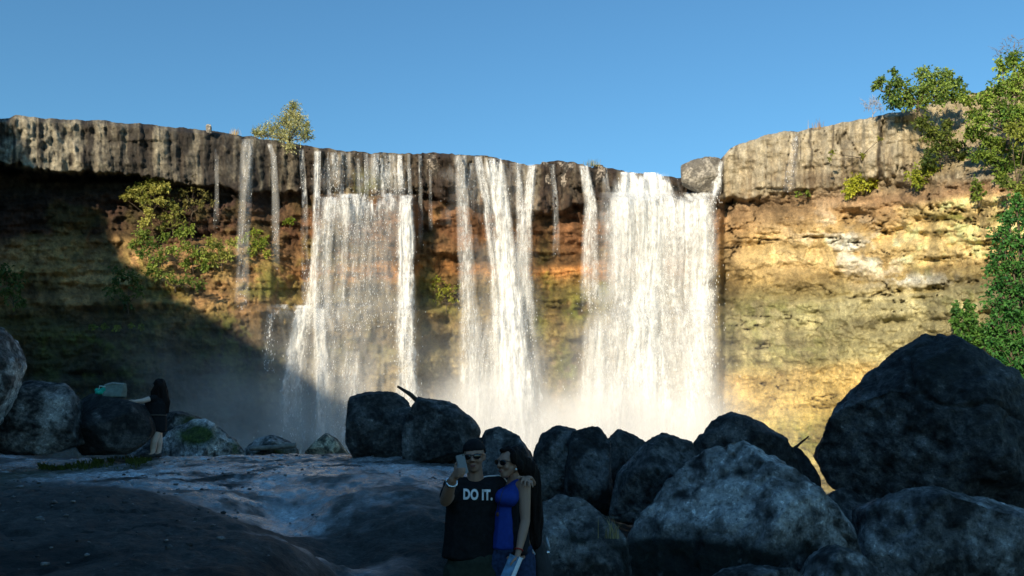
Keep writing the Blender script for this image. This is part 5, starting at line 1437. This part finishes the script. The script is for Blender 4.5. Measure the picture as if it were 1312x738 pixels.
# what she holds: a folded printed brochure
hv = np.array([-.40, -.25, -.88]); hv /= np.linalg.norm(hv); wv = np.array([-.90, .18, .38]); wv -= hv * (wv @ hv); wv /= np.linalg.norm(wv); nv = np.cross(hv, wv)
bc_ = Q(655, 727, -.225)
M_broch = plain_mat('blue_print', (0.10, 0.22, 0.36), .5, .4, noise=.55, sc=22)
bro = slab_box('brochure', bc_, wv * .042, nv * .006, hv * .078, M_broch, None, .002, 'blue and white folded brochure in the hand of the woman in blue', 'brochure')
slab_box('white_fold', bc_ - wv * .036 + nv * .001, wv * .012, nv * .012, hv * .084, M_print, bro, .003)

# her dark bag hanging behind the hip
bgc = Q(692, 722, .22)
M_bag = plain_mat('black_bag', (0.016, 0.018, 0.022), .6, .3, noise=.3, sc=30, bump=.004)
M_strap = plain_mat('grey_webbing', (0.34, 0.37, 0.41), .7, .3, noise=.2, sc=60)
bag = thing('bag', bgc + np.array([0, 0, -.2]), 'black bag with pale straps hanging behind the woman in blue', 'bag')
Body().limb((bgc + np.array([-.03, 0, .13]), (.075, .07, .05)), (bgc + np.array([0, 0, -.13]), (.11, .085, .06))).build('bag_body', M_bag, bag, .009, 3, wrinkle=.008, seed=12)
for pts in ([Q(679, 697, .13), Q(681, 704, .11), Q(685, 711, .10)], [Q(700, 689, .13), Q(702, 696, .12), Q(704, 704, .12)]):
    V, F = tube(pts, [.010, .011, .009], 6); mesh_py('strap', V, F, M_strap, bag, abs_loc(bag))
for p in (Q(680, 716, .10), Q(702, 708, .12)):
    Body().limb((p, (.016, .008, .014))).build('buckle', M_silver, bag, .005, 1)
V, F = tube([Q(684, 700, .20), Q(676, 668, .16), Q(668, 634, .10), Q(664, 618, .075)], [.012] * 4, 6); mesh_py('shoulder_strap', V, F, M_bag, bag, abs_loc(bag))

# ---- the woman in black by the rounded boulder
YW = 16.2
W_ = lambda px, py, dy=0.0: P(px, py, YW + dy)
fc = W_(201, 590); wz = float(ground_z(fc[0], fc[1]))
w3 = thing('person', (fc[0], fc[1], wz), 'barelegged woman in a short black dress with long dark hair, leaning on a boulder', 'person')
h3 = W_(203, 494.5); Rm3 = rotm(R(118), R(4), 0)
b = Body(); head(b, h3, Rm3, .98)
b.limb((W_(204, 500), .05), (W_(204, 510), .05))
b.limb((W_(198, 513, -.02), .05), (W_(204, 514), (.09, .08, .06)), (W_(209, 513, .04), .05))
b.limb((W_(203, 520), (.13, .11, .09)), (W_(202, 534), (.115, .10, .08)), (W_(203, 546), (.15, .13, .08)))
s3, e3, w3p = W_(195, 510, -.14), W_(183.5, 513.5, -.27), W_(172.5, 514.6, -.32)
b.limb((s3, .055), (e3, .046), (w3p, .034)); b.limb((w3p, .034), (W_(168.5, 513.4, -.33), (.055, .035, .02)))
for k in range(4):
    finger(b, W_(167, 513.2, -.33) + np.array([-.02, -.025 + .017 * k, .0]), (-1, -.1, -.05), (-.9, 0, -.4), .07, .009)
finger(b, W_(171, 513, -.33) + np.array([0, -.03, .0]), (-.6, -.7, 0), (-.8, -.3, -.2), .055, .01)
s4, e4, w4 = W_(199, 514, .12), W_(188, 520.5, .10), W_(180, 519, .02)
b.limb((s4, .045), (e4, .036), (w4, .026)); b.limb((w4, .026), (W_(177, 517, 0), (.04, .03, .02)))
for (kx, ky, ax_, dy) in ((197.5, 566, 195.5, -.08), (204, 567, 202.5, .06)):
    an = np.array([*W_(ax_, 586, dy)[:2], wz + .08])
    b.limb((W_(201, 550, dy * .6), .095), (W_(kx, ky, dy - .02), .06)); b.limb((W_(kx, ky, dy - .02), .058), (W_((kx + ax_) / 2, 574, dy + .02), .058), (an, .036)); b.limb((an, .036), (an + np.array([-.11, -.03, -.055]), (.05, .035, .022)))
    sho = Body().limb((an + np.array([.02, 0, -.03]), (.04, .038, .05)), (an + np.array([-.12, -.03, -.045]), (.06, .042, .03)))
    sho.build('shoe', M_shoe, w3, .01, 2)
b.build('body', M_skin2, w3, .009, 1)
dr = Body()
dr.limb((W_(196.5, 513, -.05), .07), (W_(204, 512, 0), (.13, .10, .05)), (W_(211, 514, .05), .07))
dr.limb((W_(199.5, 517), (.205, .15, .08)), (W_(200.5, 532), (.180, .14, .07)), (W_(202, 543), (.175, .15, .06)), (W_(202, 552.5), (.165, .15, .03)))
dr.limb((s3 + np.array([.03, .02, 0]), .068), (s3 * .8 + e3 * .2, .060))
dr.build('dress', M_black, w3, .011, 2, wrinkle=.006, seed=15)
V, F = None, None
ring('belt', W_(200.5, 532), np.array([0, 0, 1.0]), .178, .009, plain_mat('brown_belt', (.10, .075, .06), .6), w3)
ha = Body(); hq = lambda p: head_pt(h3, Rm3, p, .98)
ha.limb((hq((0, .030, .046)), (.112, .108, .094)))
ha.limb((hq((0, .05, .0)), (.110, .10, .10)), (W_(204.5, 503, .02), (.165, .12, .12)), (W_(205.5, 515, .04), (.185, .11, .11)), (W_(208, 527, .05), (.12, .07, .06)))
ha.build('hair', M_hair, w3, .010, 1, wrinkle=.022, seed=16, wf=(26, 26, 3))

# tote bag and teal cloth on the rounded boulder
def rest_z(names, x, y):
    best = -9
    for o in bpy.data.objects:
        if o.name.startswith(names) and o.type == 'MESH':
            L_ = abs_loc(o); h = o.data
            best = max(best, best)
    return best
br = [o for o in bpy.data.objects if o.get('label', '').startswith('smooth rounded dark boulder')][0]
tr_ = bvh_of(br)
def top_of(px, py, Y):
    p = P(px, py, Y); h = tr_.ray_cast(Vector((p[0], p[1], 9)), Vector((0, 0, -1)))[0]
    return np.array(h) if h is not None else p
M_tote = plain_mat('grey_green_canvas', (0.15, 0.19, 0.165), .85, .2, noise=.18, sc=14, bump=.01)
M_teal = plain_mat('teal_cloth', (0.02, 0.38, 0.27), .8, .2, noise=.3, sc=14, bump=.01)
tpz = top_of(146, 510, 15.8)
tote = thing('tote_bag', tpz, 'grey-green tote bag lying on the rounded boulder', 'bag')
g = np.random.default_rng(31)
hx = np.array([1, .05, 0.03])
tb_ = Body()
pts = []
for sx, zz, wd in ((-.15, .0, .11), (.16, .0, .11), (-.13, .21, .04), (.16, .23, .05), (-.15, .05, .11), (.17, .12, .09)):
    for sy in (-1, 1):
        pts.append(tpz + hx * sx + np.array([0, sy * wd, zz + .01]))
tb_._add(np.concatenate([p + ICO2 * .015 for p in pts]))
tb_.build('tote_body', M_tote, tote, .012, 2, wrinkle=.016, seed=17)
Body().limb((tpz + np.array([-.15, -.06, .22]), .020), (tpz + np.array([-.02, -.07, .255]), .022), (tpz + np.array([.17, -.05, .24]), .018)).build('flap', plain_mat('pale_canvas', (.28, .30, .28), .85), tote, .010, 2)
V, F = tube([tpz + np.array([-.13, -.09, .19]), tpz + np.array([-.22, -.12, .20]), tpz + np.array([-.24, -.12, .10]), tpz + np.array([-.15, -.11, .04])], [.013] * 4, 6)
mesh_py('handle', V, F, plain_mat('pale_handle', (.45, .55, .5), .8), tote, abs_loc(tote))
cz = top_of(127.5, 510, 15.7)
tc_ = Body().limb((cz + np.array([0, 0, .05]), (.085, .08, .05)), (cz + np.array([.06, 0, .10]), (.04, .05, .05))).limb((cz + np.array([-.06, 0, .09]), (.035, .04, .03)))
V_, F_ = voxel(np.concatenate(tc_.V), np.concatenate(tc_.F), .012); V_ = smooth_np(V_, F_, 2); V_ += normals_np(V_, F_) * (.022 * fbm(V_[:, 0] * 14, V_[:, 1] * 14, V_[:, 2] * 14, 3, 18))[:, None]
cl_ = mesh_np('cloth', V_, F_, M_teal, None, cz)
tag(cl_, 'crumpled teal cloth beside the tote bag on the rounded boulder', 'cloth')
